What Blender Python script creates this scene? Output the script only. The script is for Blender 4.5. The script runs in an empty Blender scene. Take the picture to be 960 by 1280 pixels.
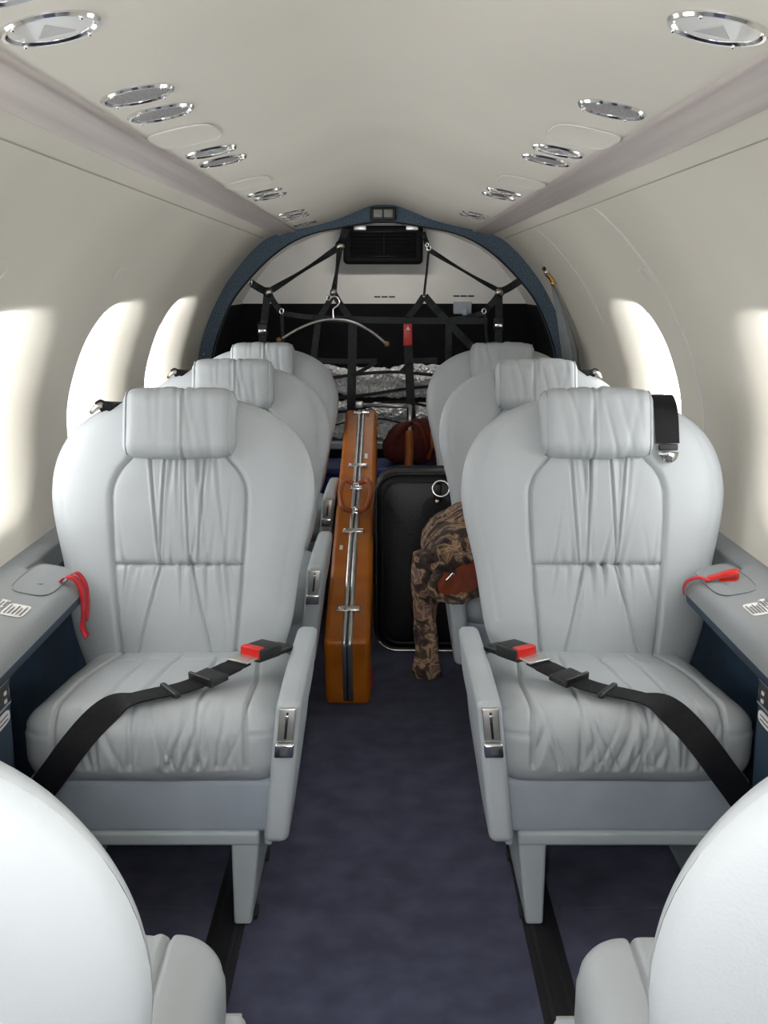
import bpy, math, random
from mathutils import Vector, Matrix, noise, Euler
R = math.radians
SC = bpy.context.scene
COL = SC.collection
random.seed(7)

# ------------------------------------------------------------------ camera
F_PX, PITCH, CAM_H = 1330.0, R(12.1), 1.15
cd = bpy.data.cameras.new('camera'); cam = bpy.data.objects.new('camera', cd); COL.objects.link(cam)
cam.location = (0, 0, CAM_H); cam.rotation_euler = (math.pi/2 - PITCH, 0, 0)
cd.sensor_fit = 'VERTICAL'; cd.sensor_height = 32.0; cd.lens = 32.0*F_PX/1280.0
cd.clip_start = 0.02
SC.camera = cam
# ------------------------------------------------------------------ light
SC.view_settings.view_transform = 'Standard'; SC.view_settings.look = 'None'
SC.view_settings.gamma = 1.0; SC.view_settings.use_curve_mapping = False
SC.view_settings.exposure = 0.33
w = bpy.data.worlds.new('overcast_sky'); SC.world = w; w.use_nodes = True
bgn = w.node_tree.nodes['Background']
bgn.inputs['Color'].default_value = (1.0, 0.985, 0.96, 1); bgn.inputs['Strength'].default_value = 3.9
fl = bpy.data.lights.new('camera_flash', 'POINT'); fl.energy = 12.5; fl.shadow_soft_size = 0.035
fl.color = (0.97, 0.98, 1.0)
flo = bpy.data.objects.new('camera_flash', fl); COL.objects.link(flo); flo.location = (-0.07, 0.0, 1.17)

# pixel of the photograph (960x1280) -> direction; distance is then taken from a known plane
def ray(u, v):
    a = (u-479.0)/F_PX; b = (640.0-v)/F_PX
    c, s = math.cos(PITCH), math.sin(PITCH)
    return Vector((a, c + b*s, -s + b*c))
def atY(u, v, Y):
    d = ray(u, v); k = Y/d.y
    return Vector((d.x*k, Y, CAM_H + d.z*k))
def atZ(u, v, Z):
    d = ray(u, v); k = (Z-CAM_H)/d.z
    return Vector((d.x*k, d.y*k, Z))

# ------------------------------------------------------------------ materials
MATS = {}
def nodes_of(name):
    m = bpy.data.materials.new(name); m.use_nodes = True
    nt = m.node_tree; p = nt.nodes['Principled BSDF']
    MATS[name] = m
    return m, nt, p
def mat(name, col, rough=0.5, metal=0.0, var=0.06, scale=8.0, bump=0.0, bscale=200.0, spec=0.5, col2=None, coat=0.0, sheen=0.0, stretch=None, detail=4.0):
    m, nt, p = nodes_of(name)
    N, L = nt.nodes, nt.links
    tc = N.new('ShaderNodeTexCoord')
    mp = N.new('ShaderNodeMapping'); L.new(tc.outputs['Object'], mp.inputs[0])
    if stretch: mp.inputs['Scale'].default_value = stretch
    nz = N.new('ShaderNodeTexNoise'); nz.inputs['Scale'].default_value = scale; nz.inputs['Detail'].default_value = detail
    L.new(mp.outputs[0], nz.inputs['Vector'])
    cr = N.new('ShaderNodeValToRGB')
    c2 = col2 or tuple(max(0, c*(1-var*2)) for c in col)
    c1 = col if col2 else tuple(min(1, c*(1+var)) for c in col)
    cr.color_ramp.elements[0].position = 0.35; cr.color_ramp.elements[1].position = 0.65
    cr.color_ramp.elements[0].color = (*c2, 1); cr.color_ramp.elements[1].color = (*c1, 1)
    L.new(nz.outputs['Fac'], cr.inputs[0]); L.new(cr.outputs[0], p.inputs['Base Color'])
    p.inputs['Roughness'].default_value = rough; p.inputs['Metallic'].default_value = metal
    p.inputs['Specular IOR Level'].default_value = spec
    p.inputs['Coat Weight'].default_value = coat; p.inputs['Sheen Weight'].default_value = sheen
    if bump > 0:
        n2 = N.new('ShaderNodeTexNoise'); n2.inputs['Scale'].default_value = bscale; n2.inputs['Detail'].default_value = 3
        L.new(mp.outputs[0], n2.inputs['Vector'])
        bp = N.new('ShaderNodeBump'); bp.inputs['Strength'].default_value = bump; bp.inputs['Distance'].default_value = 0.002
        L.new(n2.outputs['Fac'], bp.inputs['Height']); L.new(bp.outputs[0], p.inputs['Normal'])
    return m
mat('leather', (0.452, 0.485, 0.51), 0.42, var=0.02, scale=5, bump=0.12, bscale=420, spec=0.45)
mat('leather_panel', (0.455, 0.488, 0.513), 0.45, var=0.025, scale=5, bump=0.16, bscale=380, spec=0.42)
mat('armrest_vinyl', (0.45, 0.49, 0.52), 0.5, var=0.02, bump=0.08, bscale=500)
mat('kick_panel', (0.37, 0.42, 0.485), 0.6, var=0.05, bump=0.05)
mat('seat_metal', (0.45, 0.505, 0.53), 0.45, var=0.03)
mat('wall_cream', (0.76, 0.73, 0.65), 0.62, var=0.012, scale=3, bump=0.03, bscale=300, spec=0.25)
mat('ceiling_cream', (0.83, 0.80, 0.725), 0.6, var=0.012, scale=3, bump=0.03, bscale=300, spec=0.25)
mat('valance', (0.60, 0.535, 0.515), 0.36, metal=0.15, var=0.05, scale=60, stretch=(1, 0.02, 1), bump=0.05, bscale=300)
mat('ledge', (0.255, 0.275, 0.285), 0.38, var=0.03, scale=4)
mat('ledge_lid', (0.24, 0.26, 0.27), 0.38, var=0.03, scale=4)
mat('navy_panel', (0.022, 0.048, 0.085), 0.6, var=0.15, scale=6, bump=0.1, bscale=300)
mat('carpet', (0.078, 0.084, 0.150), 0.95, scale=14, col2=(0.045, 0.049, 0.094), bump=0.9, bscale=700, spec=0.1, sheen=0.15)
mat('black_plastic', (0.014, 0.014, 0.016), 0.45, var=0.1)
mat('black_rubber', (0.008, 0.008, 0.011), 0.6, var=0.1)
mat('webbing', (0.007, 0.0075, 0.010), 0.6, var=0.2, scale=160, bump=0.5, bscale=600, spec=0.25)
mat('net_strap', (0.028, 0.033, 0.038), 0.7, var=0.15, scale=120)
mat('chrome', (0.85, 0.85, 0.86), 0.12, metal=1.0, var=0.02)
mat('satin_metal', (0.62, 0.61, 0.58), 0.33, metal=0.85, var=0.04, scale=40, stretch=(1, 1, 0.05))
mat('aluminium', (0.70, 0.71, 0.71), 0.3, metal=0.9, var=0.05, scale=40)
mat('dull_chrome', (0.66, 0.64, 0.58), 0.25, metal=1.0, var=0.04)
mat('red_plastic', (0.70, 0.018, 0.012), 0.35, var=0.03)
mat('red_ribbon', (0.62, 0.012, 0.025), 0.4, var=0.08, scale=60)
mat('arch_blue', (0.14, 0.20, 0.27), 0.75, scale=170, col2=(0.06, 0.095, 0.145), bump=0.4, bscale=400)
mat('white_panel', (0.84, 0.83, 0.80), 0.6, var=0.02)
mat('hold_black', (0.006, 0.006, 0.007), 0.8, var=0.2, spec=0.2)
mat('lens_white', (0.86, 0.86, 0.85), 0.12, var=0.01, coat=0.5)
mat('lens_shade', (0.52, 0.52, 0.52), 0.2, var=0.02)
mat('grille_grey', (0.40, 0.39, 0.40), 0.5, var=0.25, scale=500, detail=1)
mat('case_leather', (0.47, 0.145, 0.012), 0.36, scale=9, col2=(0.37, 0.10, 0.008), bump=0.12, bscale=350, spec=0.35)
mat('case_side', (0.16, 0.035, 0.010), 0.4, var=0.1)
mat('tan_leather', (0.42, 0.10, 0.022), 0.4, var=0.12, bump=0.1)
mat('suitcase_black', (0.005, 0.005, 0.006), 0.33, var=0.2, scale=12, bump=0.35, bscale=200, spec=0.3)
mat('suitcase_trim', (0.009, 0.009, 0.010), 0.35, var=0.1, spec=0.3)
mat('maroon_cloth', (0.16, 0.028, 0.020), 0.85, scale=14, col2=(0.09, 0.015, 0.013), bump=0.5, bscale=300)
mat('wood_orange', (0.48, 0.15, 0.03), 0.35, var=0.15, scale=30, stretch=(1, 1, 0.1))
mat('blue_plastic', (0.012, 0.05, 0.26), 0.4, var=0.1)
mat('curtain_grey', (0.28, 0.315, 0.335), 0.75, var=0.04, bump=0.1)
mat('brass', (0.75, 0.50, 0.16), 0.25, metal=1.0, var=0.05)
mat('wood_ball', (0.45, 0.22, 0.06), 0.4, var=0.1, scale=40)
mat('lining_rust', (0.20, 0.035, 0.010), 0.8, var=0.15, scale=20, bump=0.4, bscale=200)
mat('paper_white', (0.78, 0.78, 0.76), 0.5, var=0.02)
mat('ink', (0.06, 0.06, 0.07), 0.5)
mat('vent_black', (0.005, 0.005, 0.006), 0.7, var=0.1, spec=0.15)
mat('lamp_lens', (0.36, 0.35, 0.33), 0.3, var=0.05)
mat('seam_dark', (0.45, 0.43, 0.38), 0.7, var=0.05)
mat('thread', (0.58, 0.62, 0.63), 0.6, var=0.05)
# camouflage
m, nt, p = nodes_of('camouflage'); N, L = nt.nodes, nt.links
tc = N.new('ShaderNodeTexCoord'); nz = N.new('ShaderNodeTexNoise'); nz.inputs['Scale'].default_value = 22; nz.inputs['Detail'].default_value = 6; nz.inputs['Distortion'].default_value = 1.2
L.new(tc.outputs['Object'], nz.inputs['Vector'])
cr = N.new('ShaderNodeValToRGB'); cr.color_ramp.interpolation = 'LINEAR'
e = cr.color_ramp.elements
e[0].position = 0.30; e[0].color = (0.012, 0.008, 0.008, 1); e[1].position = 0.74; e[1].color = (0.55, 0.43, 0.29, 1)
for pos, c in ((0.43, (0.035, 0.022, 0.020)), (0.50, (0.085, 0.052, 0.035)), (0.545, (0.40, 0.26, 0.14)), (0.60, (0.13, 0.062, 0.060))):
    x = e.new(pos); x.color = (*c, 1)
L.new(nz.outputs['Fac'], cr.inputs[0]); L.new(cr.outputs[0], p.inputs['Base Color']); p.inputs['Roughness'].default_value = 0.85
n2 = N.new('ShaderNodeTexNoise'); n2.inputs['Scale'].default_value = 220; bp = N.new('ShaderNodeBump'); bp.inputs['Strength'].default_value = 0.5; bp.inputs['Distance'].default_value = 0.003
L.new(tc.outputs['Object'], n2.inputs['Vector']); L.new(n2.outputs['Fac'], bp.inputs['Height']); L.new(bp.outputs[0], p.inputs['Normal'])
# foil
m, nt, p = nodes_of('silver_foil'); N, L = nt.nodes, nt.links
tc = N.new('ShaderNodeTexCoord'); vo = N.new('ShaderNodeTexVoronoi'); vo.inputs['Scale'].default_value = 75
nz = N.new('ShaderNodeTexNoise'); nz.inputs['Scale'].default_value = 28; nz.inputs['Detail'].default_value = 4
L.new(tc.outputs['Object'], vo.inputs['Vector']); L.new(tc.outputs['Object'], nz.inputs['Vector'])
ad = N.new('ShaderNodeMath'); ad.operation = 'ADD'; L.new(vo.outputs['Distance'], ad.inputs[0]); L.new(nz.outputs['Fac'], ad.inputs[1])
bp = N.new('ShaderNodeBump'); bp.inputs['Strength'].default_value = 1.0; bp.inputs['Distance'].default_value = 0.012
L.new(ad.outputs[0], bp.inputs['Height']); L.new(bp.outputs[0], p.inputs['Normal'])
p.inputs['Base Color'].default_value = (0.92, 0.92, 0.93, 1); p.inputs['Metallic'].default_value = 0.35; p.inputs['Roughness'].default_value = 0.24
# window glass
m, nt, p = nodes_of('window_glass'); N, L = nt.nodes, nt.links
tr = N.new('ShaderNodeBsdfTransparent'); tr.inputs[0].default_value = (0.97, 0.98, 1, 1)
gl = N.new('ShaderNodeBsdfGlossy'); gl.inputs['Roughness'].default_value = 0.03
mx = N.new('ShaderNodeMixShader'); mx.inputs[0].default_value = 0.05
L.new(tr.outputs[0], mx.inputs[1]); L.new(gl.outputs[0], mx.inputs[2]); L.new(mx.outputs[0], N['Material Output'].inputs[0])

# ------------------------------------------------------------------ mesh helpers
def mk(name, V, Fc, m, parent=None, smooth=True, mir=1, loc=None):
    me = bpy.data.meshes.new(name)
    if mir < 0:
        V = [(-x, y, z) for x, y, z in V]; Fc = [tuple(reversed(f)) for f in Fc]
    me.from_pydata([tuple(v) for v in V], [], [tuple(f) for f in Fc]); me.validate(); me.update()
    me.materials.append(MATS[m])
    if smooth:
        me.polygons.foreach_set('use_smooth', [True]*len(me.polygons))
    o = bpy.data.objects.new(name, me); COL.objects.link(o)
    if parent: o.parent = parent
    if loc: o.location = loc
    return o
def sharp(o, ang=35):
    o.data.set_sharp_from_angle(angle=R(ang)); return o
def tag(o, label, cat, group=None):
    o['label'] = label; o['category'] = cat
    if group: o['group'] = group
    return o
def empty(name, loc=(0, 0, 0), rz=0, label=None, cat=None, group=None):
    o = bpy.data.objects.new(name, None); COL.objects.link(o); o.location = loc; o.rotation_euler = (0, 0, rz)
    o.empty_display_size = 0.05
    if label: tag(o, label, cat, group)
    return o
def struct(o, label=None):
    o['kind'] = 'structure'
    if label: o['label'] = label
    return o
class MB:
    def __init__(s): s.V = []; s.F = []
    def add(s, VF, M=None):
        V, Fc = VF; n = len(s.V)
        s.V += [tuple(M @ Vector(v)) if M else tuple(v) for v in V]
        s.F += [tuple(i+n for i in f) for f in Fc]; return s
    def build(s, name, m, parent=None, smooth=True, mir=1, loc=None, sh=None):
        o = mk(name, s.V, s.F, m, parent, smooth, mir, loc)
        if sh: sharp(o, sh)
        return o
def axis_samples(h, r, n, k=4):
    out = []
    if r > 1e-6:
        for i in range(k, 0, -1): out.append(-(h-r) - r*math.tan(R(45)*i/k))
    core = [-(h-r) + 2*(h-r)*i/n for i in range(n+1)]
    out += core
    if r > 1e-6:
        for i in range(1, k+1): out.append((h-r) + r*math.tan(R(45)*i/k))
    return out
def rbox(h, r, n=(1, 1, 1), k=3, disp=None, c=(0, 0, 0)):
    """rounded box: half sizes h, edge radius r; disp(p, n) -> metres along the normal"""
    S = [axis_samples(h[i], r, n[i], k) for i in range(3)]
    V, Fc, key = [], [], {}
    def vert(p):
        kx = (round(p[0], 6), round(p[1], 6), round(p[2], 6))
        if kx in key: return key[kx]
        q = [max(-(h[i]-r), min(h[i]-r, p[i])) for i in range(3)]
        d = Vector([p[i]-q[i] for i in range(3)])
        nn = d.normalized() if d.length > 1e-9 else Vector((0, 0, 1))
        P = Vector(q) + nn*r
        if disp: P = P + nn*disp(P, nn)
        key[kx] = len(V); V.append((P.x+c[0], P.y+c[1], P.z+c[2])); return key[kx]
    for ax in range(3):
        a1, a2 = (ax+1) % 3, (ax+2) % 3
        for sg in (-1, 1):
            A, B = S[a1], S[a2]
            g = []
            for a in A:
                row = []
                for b in B:
                    p = [0, 0, 0]; p[ax] = sg*h[ax]; p[a1] = a; p[a2] = b; row.append(vert(p))
                g.append(row)
            for i in range(len(A)-1):
                for j in range(len(B)-1):
                    f = (g[i][j], g[i+1][j], g[i+1][j+1], g[i][j+1])
                    Fc.append(f if sg > 0 else tuple(reversed(f)))
    return V, Fc
def box(x0, x1, y0, y1, z0, z1):
    V = [(x, y, z) for x in (x0, x1) for y in (y0, y1) for z in (z0, z1)]
    return V, [(0, 1, 3, 2), (4, 6, 7, 5), (0, 4, 5, 1), (2, 3, 7, 6), (0, 2, 6, 4), (1, 5, 7, 3)]
def bbox(x0, x1, y0, y1, z0, z1, r=0.004, k=2):
    return rbox(((x1-x0)/2, (y1-y0)/2, (z1-z0)/2), r, k=k, c=((x0+x1)/2, (y0+y1)/2, (z0+z1)/2))
def tube(P, r, n=8, closed=False):
    P = [Vector(p) for p in P]; V, Fc = [], []; m = len(P)
    rr = r if isinstance(r, (list, tuple)) else [r]*m
    up = None
    for i in range(m):
        t = (P[(i+1) % m]-P[i-1]) if closed else (P[min(i+1, m-1)]-P[max(i-1, 0)])
        t.normalize()
        if up is None:
            up = Vector((0, 0, 1)) if abs(t.z) < 0.9 else Vector((1, 0, 0))
        s = t.cross(up).normalized(); up = s.cross(t).normalized()
        for j in range(n):
            a = 2*math.pi*j/n; V.append(tuple(P[i] + (s*math.cos(a)+up*math.sin(a))*rr[i]))
    last = m if closed else m-1
    for i in range(last):
        for j in range(n):
            a, b = i*n+j, i*n+(j+1) % n; c, d = ((i+1) % m)*n+(j+1) % n, ((i+1) % m)*n+j
            Fc.append((a, b, c, d))
    if not closed:
        Fc.append(tuple(reversed(range(n)))); Fc.append(tuple((m-1)*n+j for j in range(n)))
    return V, Fc
def ribbon(P, W, width, th=0.002, N=None):
    """strap along points P; W = width direction(s); th = thickness"""
    P = [Vector(p) for p in P]; m = len(P); V, Fc = [], []
    for i in range(m):
        t = (P[min(i+1, m-1)]-P[max(i-1, 0)]).normalized()
        wd = Vector(W[i] if isinstance(W, list) else W); wd = (wd - t*wd.dot(t)).normalized()
        nn = t.cross(wd).normalized()
        ww = width[i] if isinstance(width, (list, tuple)) else width
        for a, b in ((-1, -1), (1, -1), (1, 1), (-1, 1)):
            V.append(tuple(P[i] + wd*a*ww/2 + nn*b*th/2))
    for i in range(m-1):
        for j in range(4):
            Fc.append((i*4+j, i*4+(j+1) % 4, (i+1)*4+(j+1) % 4, (i+1)*4+j))
    Fc.append((3, 2, 1, 0)); k = (m-1)*4; Fc.append((k, k+1, k+2, k+3))
    return V, Fc
def spline(P, n=8):
    P = [Vector(p) for p in P]; out = []
    for i in range(len(P)-1):
        p0 = P[max(i-1, 0)]; p1 = P[i]; p2 = P[i+1]; p3 = P[min(i+2, len(P)-1)]
        for k in range(n):
            t = k/n
            out.append(0.5*((2*p1) + (p2-p0)*t + (2*p0-5*p1+4*p2-p3)*t*t + (3*p1-p0-3*p2+p3)*t**3))
    out.append(P[-1]); return out
def interp(T, x):
    if x <= T[0][0]: return T[0][1]
    for (a, b), (c, d) in zip(T, T[1:]):
        if x <= c: return b + (d-b)*(x-a)/(c-a)
    return T[-1][1]
def smooth_table(T, n=120):
    """monotone-ish resample of a table with cosine smoothing"""
    pts = spline([Vector((a, b, 0)) for a, b in T], 10)
    return [(q.x, q.y) for q in pts]
def extrude_poly(P, d):
    """polygon points P (Vectors, planar) extruded by vector d"""
    n = len(P); V = [tuple(p) for p in P] + [tuple(Vector(p)+Vector(d)) for p in P]
    Fc = [tuple(range(n)), tuple(reversed(range(n, 2*n)))]
    Fc += [(i, i+n, (i+1) % n+n, (i+1) % n) for i in range(n)]
    return V, Fc
def disc(R0, n=28, rx=1, ry=1, z0=0, z1=0.004):
    V = [(R0*rx*math.cos(2*math.pi*i/n), R0*ry*math.sin(2*math.pi*i/n), z) for z in (z0, z1) for i in range(n)]
    Fc = [tuple(reversed(range(n))), tuple(range(n, 2*n))] + [(i, (i+1) % n, (i+1) % n+n, i+n) for i in range(n)]
    return V, Fc
def sphere(c, r, n=10, mm=7):
    V, Fc = [], []
    for i in range(mm+1):
        th = math.pi*i/mm
        for j in range(n):
            a = 2*math.pi*j/n
            V.append((c[0]+r*math.sin(th)*math.cos(a), c[1]+r*math.sin(th)*math.sin(a), c[2]+r*math.cos(th)))
    for i in range(mm):
        for j in range(n):
            Fc.append((i*n+j, (i+1)*n+j, (i+1)*n+(j+1) % n, i*n+(j+1) % n))
    return V, Fc
def copy_tree(o, parent=None, skip=()):
    c = o.copy(); COL.objects.link(c); c.parent = parent
    for ch in list(o.children):
        if ch.name.split('.')[0] in skip: continue
        copy_tree(ch, c)
    return c

# ================================================================== THE CABIN SHELL
Y_FRONT, Y_ARCH, Y_BACK = -1.25, 4.50, 5.35
# half profile of the cabin section: ceiling centre -> rail -> wall -> ledge
CEIL = [(0.0, 1.466), (0.05, 1.461), (0.10, 1.444), (0.19, 1.408), (0.28, 1.384), (0.366, 1.366)]
WALL = [(0.432, 1.352), (0.485, 1.330), (0.53, 1.293), (0.566, 1.258), (0.651, 1.153), (0.719, 1.03), (0.755, 0.94), (0.777, 0.86), (0.783, 0.78), (0.780, 0.69), (0.768, 0.590)]
ceil_pts = [(q.x, q.y) for q in spline([Vector((a, b, 0)) for a, b in CEIL], 6)]
wall_pts = [(q.x, q.y) for q in spline([Vector((a, b, 0)) for a, b in WALL], 6)]
def extrude_profile(P, Ys):
    V = [(x, y, z) for y in Ys for x, z in P]; n = len(P)
    Fc = [(i*n+j, i*n+j+1, (i+1)*n+j+1, (i+1)*n+j) for i in range(len(Ys)-1) for j in range(n-1)]
    return V, Fc
# floor: carpet, black seat tracks, carpet joint
fo = struct(mk('floor', *box(-0.78, 0.78, Y_FRONT, Y_BACK, -0.06, 0.0), 'carpet', smooth=False), 'dark navy carpet on the cabin floor')
for sx in (-1, 1):
    t = mk('seat_track', *bbox(min(sx*0.255, sx*0.318), max(sx*0.255, sx*0.318), 0.3, 4.4, -0.004, 0.0035, 0.0015), 'black_rubber', fo)
    for q in (0.272, 0.301):
        mk('track_groove', *bbox(sx*q-0.004, sx*q+0.004, 0.3, 4.4, 0.0035, 0.0055, 0.0008), 'black_plastic', t)
for sx in (-1, 1):
    for yy in (1.80, 2.69):
        mk('carpet_edge', *bbox(min(sx*0.33, sx*0.66), max(sx*0.33, sx*0.66), yy-0.006, yy+0.006, -0.001, 0.004, 0.002), 'carpet', fo)
# ceiling
P = [(-x, z) for x, z in reversed(ceil_pts)] + ceil_pts[1:]
ce = struct(mk('ceiling', *extrude_profile(P, [Y_FRONT, 0, 1, 2, 3, 4, Y_ARCH+0.03]), 'ceiling_cream'), 'cream ceiling liner with a raised centre channel')
# valance strips between ceiling and walls
for k, sx in enumerate((-1, 1)):
    prof = [(0.364, 1.375), (0.363, 1.361), (0.370, 1.357), (0.39, 1.3545), (0.41, 1.349), (0.428, 1.343), (0.435, 1.344), (0.437, 1.358)]
    V, Fc = extrude_profile([(sx*x, z) for x, z in prof], [Y_FRONT, 1, 2, 3, Y_ARCH+0.02])
    struct(mk('trim_%d' % (k+1), V, Fc, 'valance'), 'brushed grey valance strip along the ceiling, %s side' % ('window exit' if sx > 0 else 'twin window'))

# walls with flared window wells
acc = [0.0]
for a, b in zip(wall_pts, wall_pts[1:]): acc.append(acc[-1] + math.hypot(b[0]-a[0], b[1]-a[1]))
S_TOT = acc[-1]
def wall_at(s):
    s = max(0, min(S_TOT, s))
    for i in range(len(acc)-1):
        if s <= acc[i+1]:
            t = (s-acc[i])/(acc[i+1]-acc[i]); a, b = wall_pts[i], wall_pts[i+1]
            return a[0]+(b[0]-a[0])*t, a[1]+(b[1]-a[1])*t
    return wall_pts[-1]
def wall_nrm(s):
    e = 0.02; a = wall_at(s-e); b = wall_at(s+e)
    dx, dz = b[0]-a[0], b[1]-a[1]; l = math.hypot(dx, dz)
    return -dz/l, dx/l          # outward
def s_of_z(z):
    lo, hi = 0, S_TOT
    for _ in range(40):
        mid = (lo+hi)/2
        if wall_at(mid)[1] > z: lo = mid
        else: hi = mid
    return lo
S_MID, S_H, Y_H = s_of_z(0.885), 0.262, 0.335
S0, S1 = S_MID-S_H, S_MID+S_H
M_IN = 24
inner_s = [S0 + (S1-S0)*i/M_IN for i in range(M_IN+1)]
all_s = [S0*i/12 for i in range(12)] + inner_s + [S1 + (S_TOT-S1)*i/4 for i in range(1, 5)]
DEPTH = 0.095
def wall_point(sx, y, s, d=0.0):
    x, z = wall_at(s); nx, nz = wall_nrm(s)
    return (sx*(x+nx*d), y, z+nz*d)
def rrect(th, a, b, n):
    c, s = math.cos(th), math.sin(th)
    k = (abs(c/a)**n + abs(s/b)**n)**(-1/n)
    return c*k, s*k
RINGS = [(0.0, 0, 0, 0), (1, .328, .252, 0.0), (1, .320, .246, 0.0007), (1, .311, .240, 0.0025), (1, .301, .234, 0.006), (1, .291, .228, 0.012), (1, .280, .221, 0.021),
         (1, .269, .214, 0.033), (1, .258, .208, 0.048), (1, .248, .202, 0.068), (1, .241, .198, DEPTH)]
def build_wall(sx, centres, y_end, y_start=Y_FRONT, door=None):
    V, Fc = [], []; idx = {}
    def vid(y, s, d=0.0):
        p = wall_point(sx, y, s, d); k = (round(p[0], 5), round(p[1], 5), round(p[2], 5))
        if k not in idx: idx[k] = len(V); V.append(p)
        return idx[k]
    def quad(a, b, c, d):
        f = (a, b, c, d)
        if len(set(f)) == 4: Fc.append(f if sx > 0 else tuple(reversed(f)))
    ys = [(y_start, None)]
    edges = sorted(c for c in centres)
    cur = y_start
    spans = []
    for c in edges:
        spans.append((cur, c-Y_H, False)); spans.append((c-Y_H, c+Y_H, True)); cur = c+Y_H
    spans.append((cur, y_end, False))
    for y0, y1, win in spans:
        cols = [y0 + (y1-y0)*i/16 for i in range(17)] if win else [y0, y1]
        for i in range(len(cols)-1):
            for a, b in zip(all_s, all_s[1:]):
                mid = (a+b)/2
                if win and S0 < mid < S1: continue
                if (not win) and door and door[0] <= y0 + 1e-6 and y1 <= door[1] + 1e-6: continue
                quad(vid(cols[i], a), vid(cols[i+1], a), vid(cols[i+1], b), vid(cols[i], b))
        if win:
            cy = (y0+y1)/2
            loop = [(y, S0) for y in cols] + [(y1, s) for s in inner_s[1:]] + [(y, S1) for y in reversed(cols[:-1])] + [(y0, s) for s in reversed(inner_s[1:-1])]
            prev = [vid(y, s) for y, s in loop]
            for q, ra, rb, d in RINGS[1:]:
                ring = []
                for y, s in loop:
                    th = math.atan2((s-S_MID)/S_H, (y-cy)/Y_H)
                    # same angle on a rounded rectangle
                    dx, ds = rrect(th, ra/0.312, rb/0.240, 3.4)
                    yy, ss = cy + dx*0.312, S_MID + ds*0.240
                    ring.append(vid(yy, ss, d) if d else vid(yy, ss, 1e-5))
                for i in range(len(loop)):
                    j = (i+1) % len(loop)
                    quad(prev[i], prev[j], ring[j], ring[i])
                prev = ring
    return V, Fc
def window(n, sx, cy, label):
    ring_in, V, Fc = [], [], []
    k = 56
    for rad in (1.0, 0.0):
        pass
    loops = []
    for f in (1.03, 0.7, 0.35):
        loops.append([(cy + rrect(2*math.pi*i/k, .242*f, .199*f, 3.4)[0], S_MID + rrect(2*math.pi*i/k, .242*f, .199*f, 3.4)[1]) for i in range(k)])
    for lp in loops:
        V += [wall_point(sx, y, s, DEPTH-0.002) for y, s in lp]
    V.append(wall_point(sx, cy, S_MID, DEPTH-0.002)); c = len(V)-1
    for a in range(2):
        for i in range(k): Fc.append((a*k+i, a*k+(i+1) % k, (a+1)*k+(i+1) % k, (a+1)*k+i))
    for i in range(k): Fc.append((2*k+i, 2*k+(i+1) % k, c))
    o = struct(mk('window_%d' % n, V, Fc, 'window_glass'), label)
    rim = tube([wall_point(sx, cy + rrect(2*math.pi*i/k, .241, .198, 3.4)[0], S_MID + rrect(2*math.pi*i/k, .241, .198, 3.4)[1], DEPTH) for i in range(k)], 0.0015, 6, True)
    mk('window_frame', *rim, 'wall_cream', o)
LWIN = [0.35, 1.19, 2.06, 2.93, 3.80]
RWIN = [0.30, 1.92, 3.11]
V, Fc = build_wall(-1, LWIN, Y_ARCH+0.03)
wl = struct(mk('wall_left', V, Fc, 'wall_cream'), 'cream curved side wall with flared window wells, twin window side')
V, Fc = build_wall(1, RWIN, Y_ARCH+0.03)
wr = struct(mk('wall_right', V, Fc, 'wall_cream'), 'cream curved side wall with a curved panel joint')
k = 1
for cy in LWIN:
    window(k, -1, cy, 'bright oval cabin window in the cream wall'); k += 1
for cy in RWIN:
    window(k, 1, cy, 'bright oval cabin window in the cream wall'); k += 1
# front bulkhead behind the camera with the cockpit doorway
prof_full = [(-0.66, 0.0), (-0.70, 0.59)] + [(-x, z) for x, z in reversed(wall_pts)] + [(-x, z) for x, z in reversed(ceil_pts)] + ceil_pts[1:] + wall_pts + [(0.70, 0.59), (0.66, 0.0)]
wf = MB()
for sx in (-1, 1):
    pts = [(x, z) for x, z in prof_full if sx*x >= 0.26]
    xs = [Vector((x, Y_FRONT, z)) for x, z in pts]
    zt = 1.40
    if sx < 0: xs = xs + [Vector((-0.26, Y_FRONT, zt)), Vector((-0.26, Y_FRONT, 0))]
    else: xs = [Vector((0.26, Y_FRONT, 0)), Vector((0.26, Y_FRONT, zt))] + xs
    wf.add(extrude_poly(xs, (0, -0.03, 0)))
struct(wf.build('wall_front', 'wall_cream', smooth=False), 'front bulkhead with the cockpit doorway')

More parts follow.
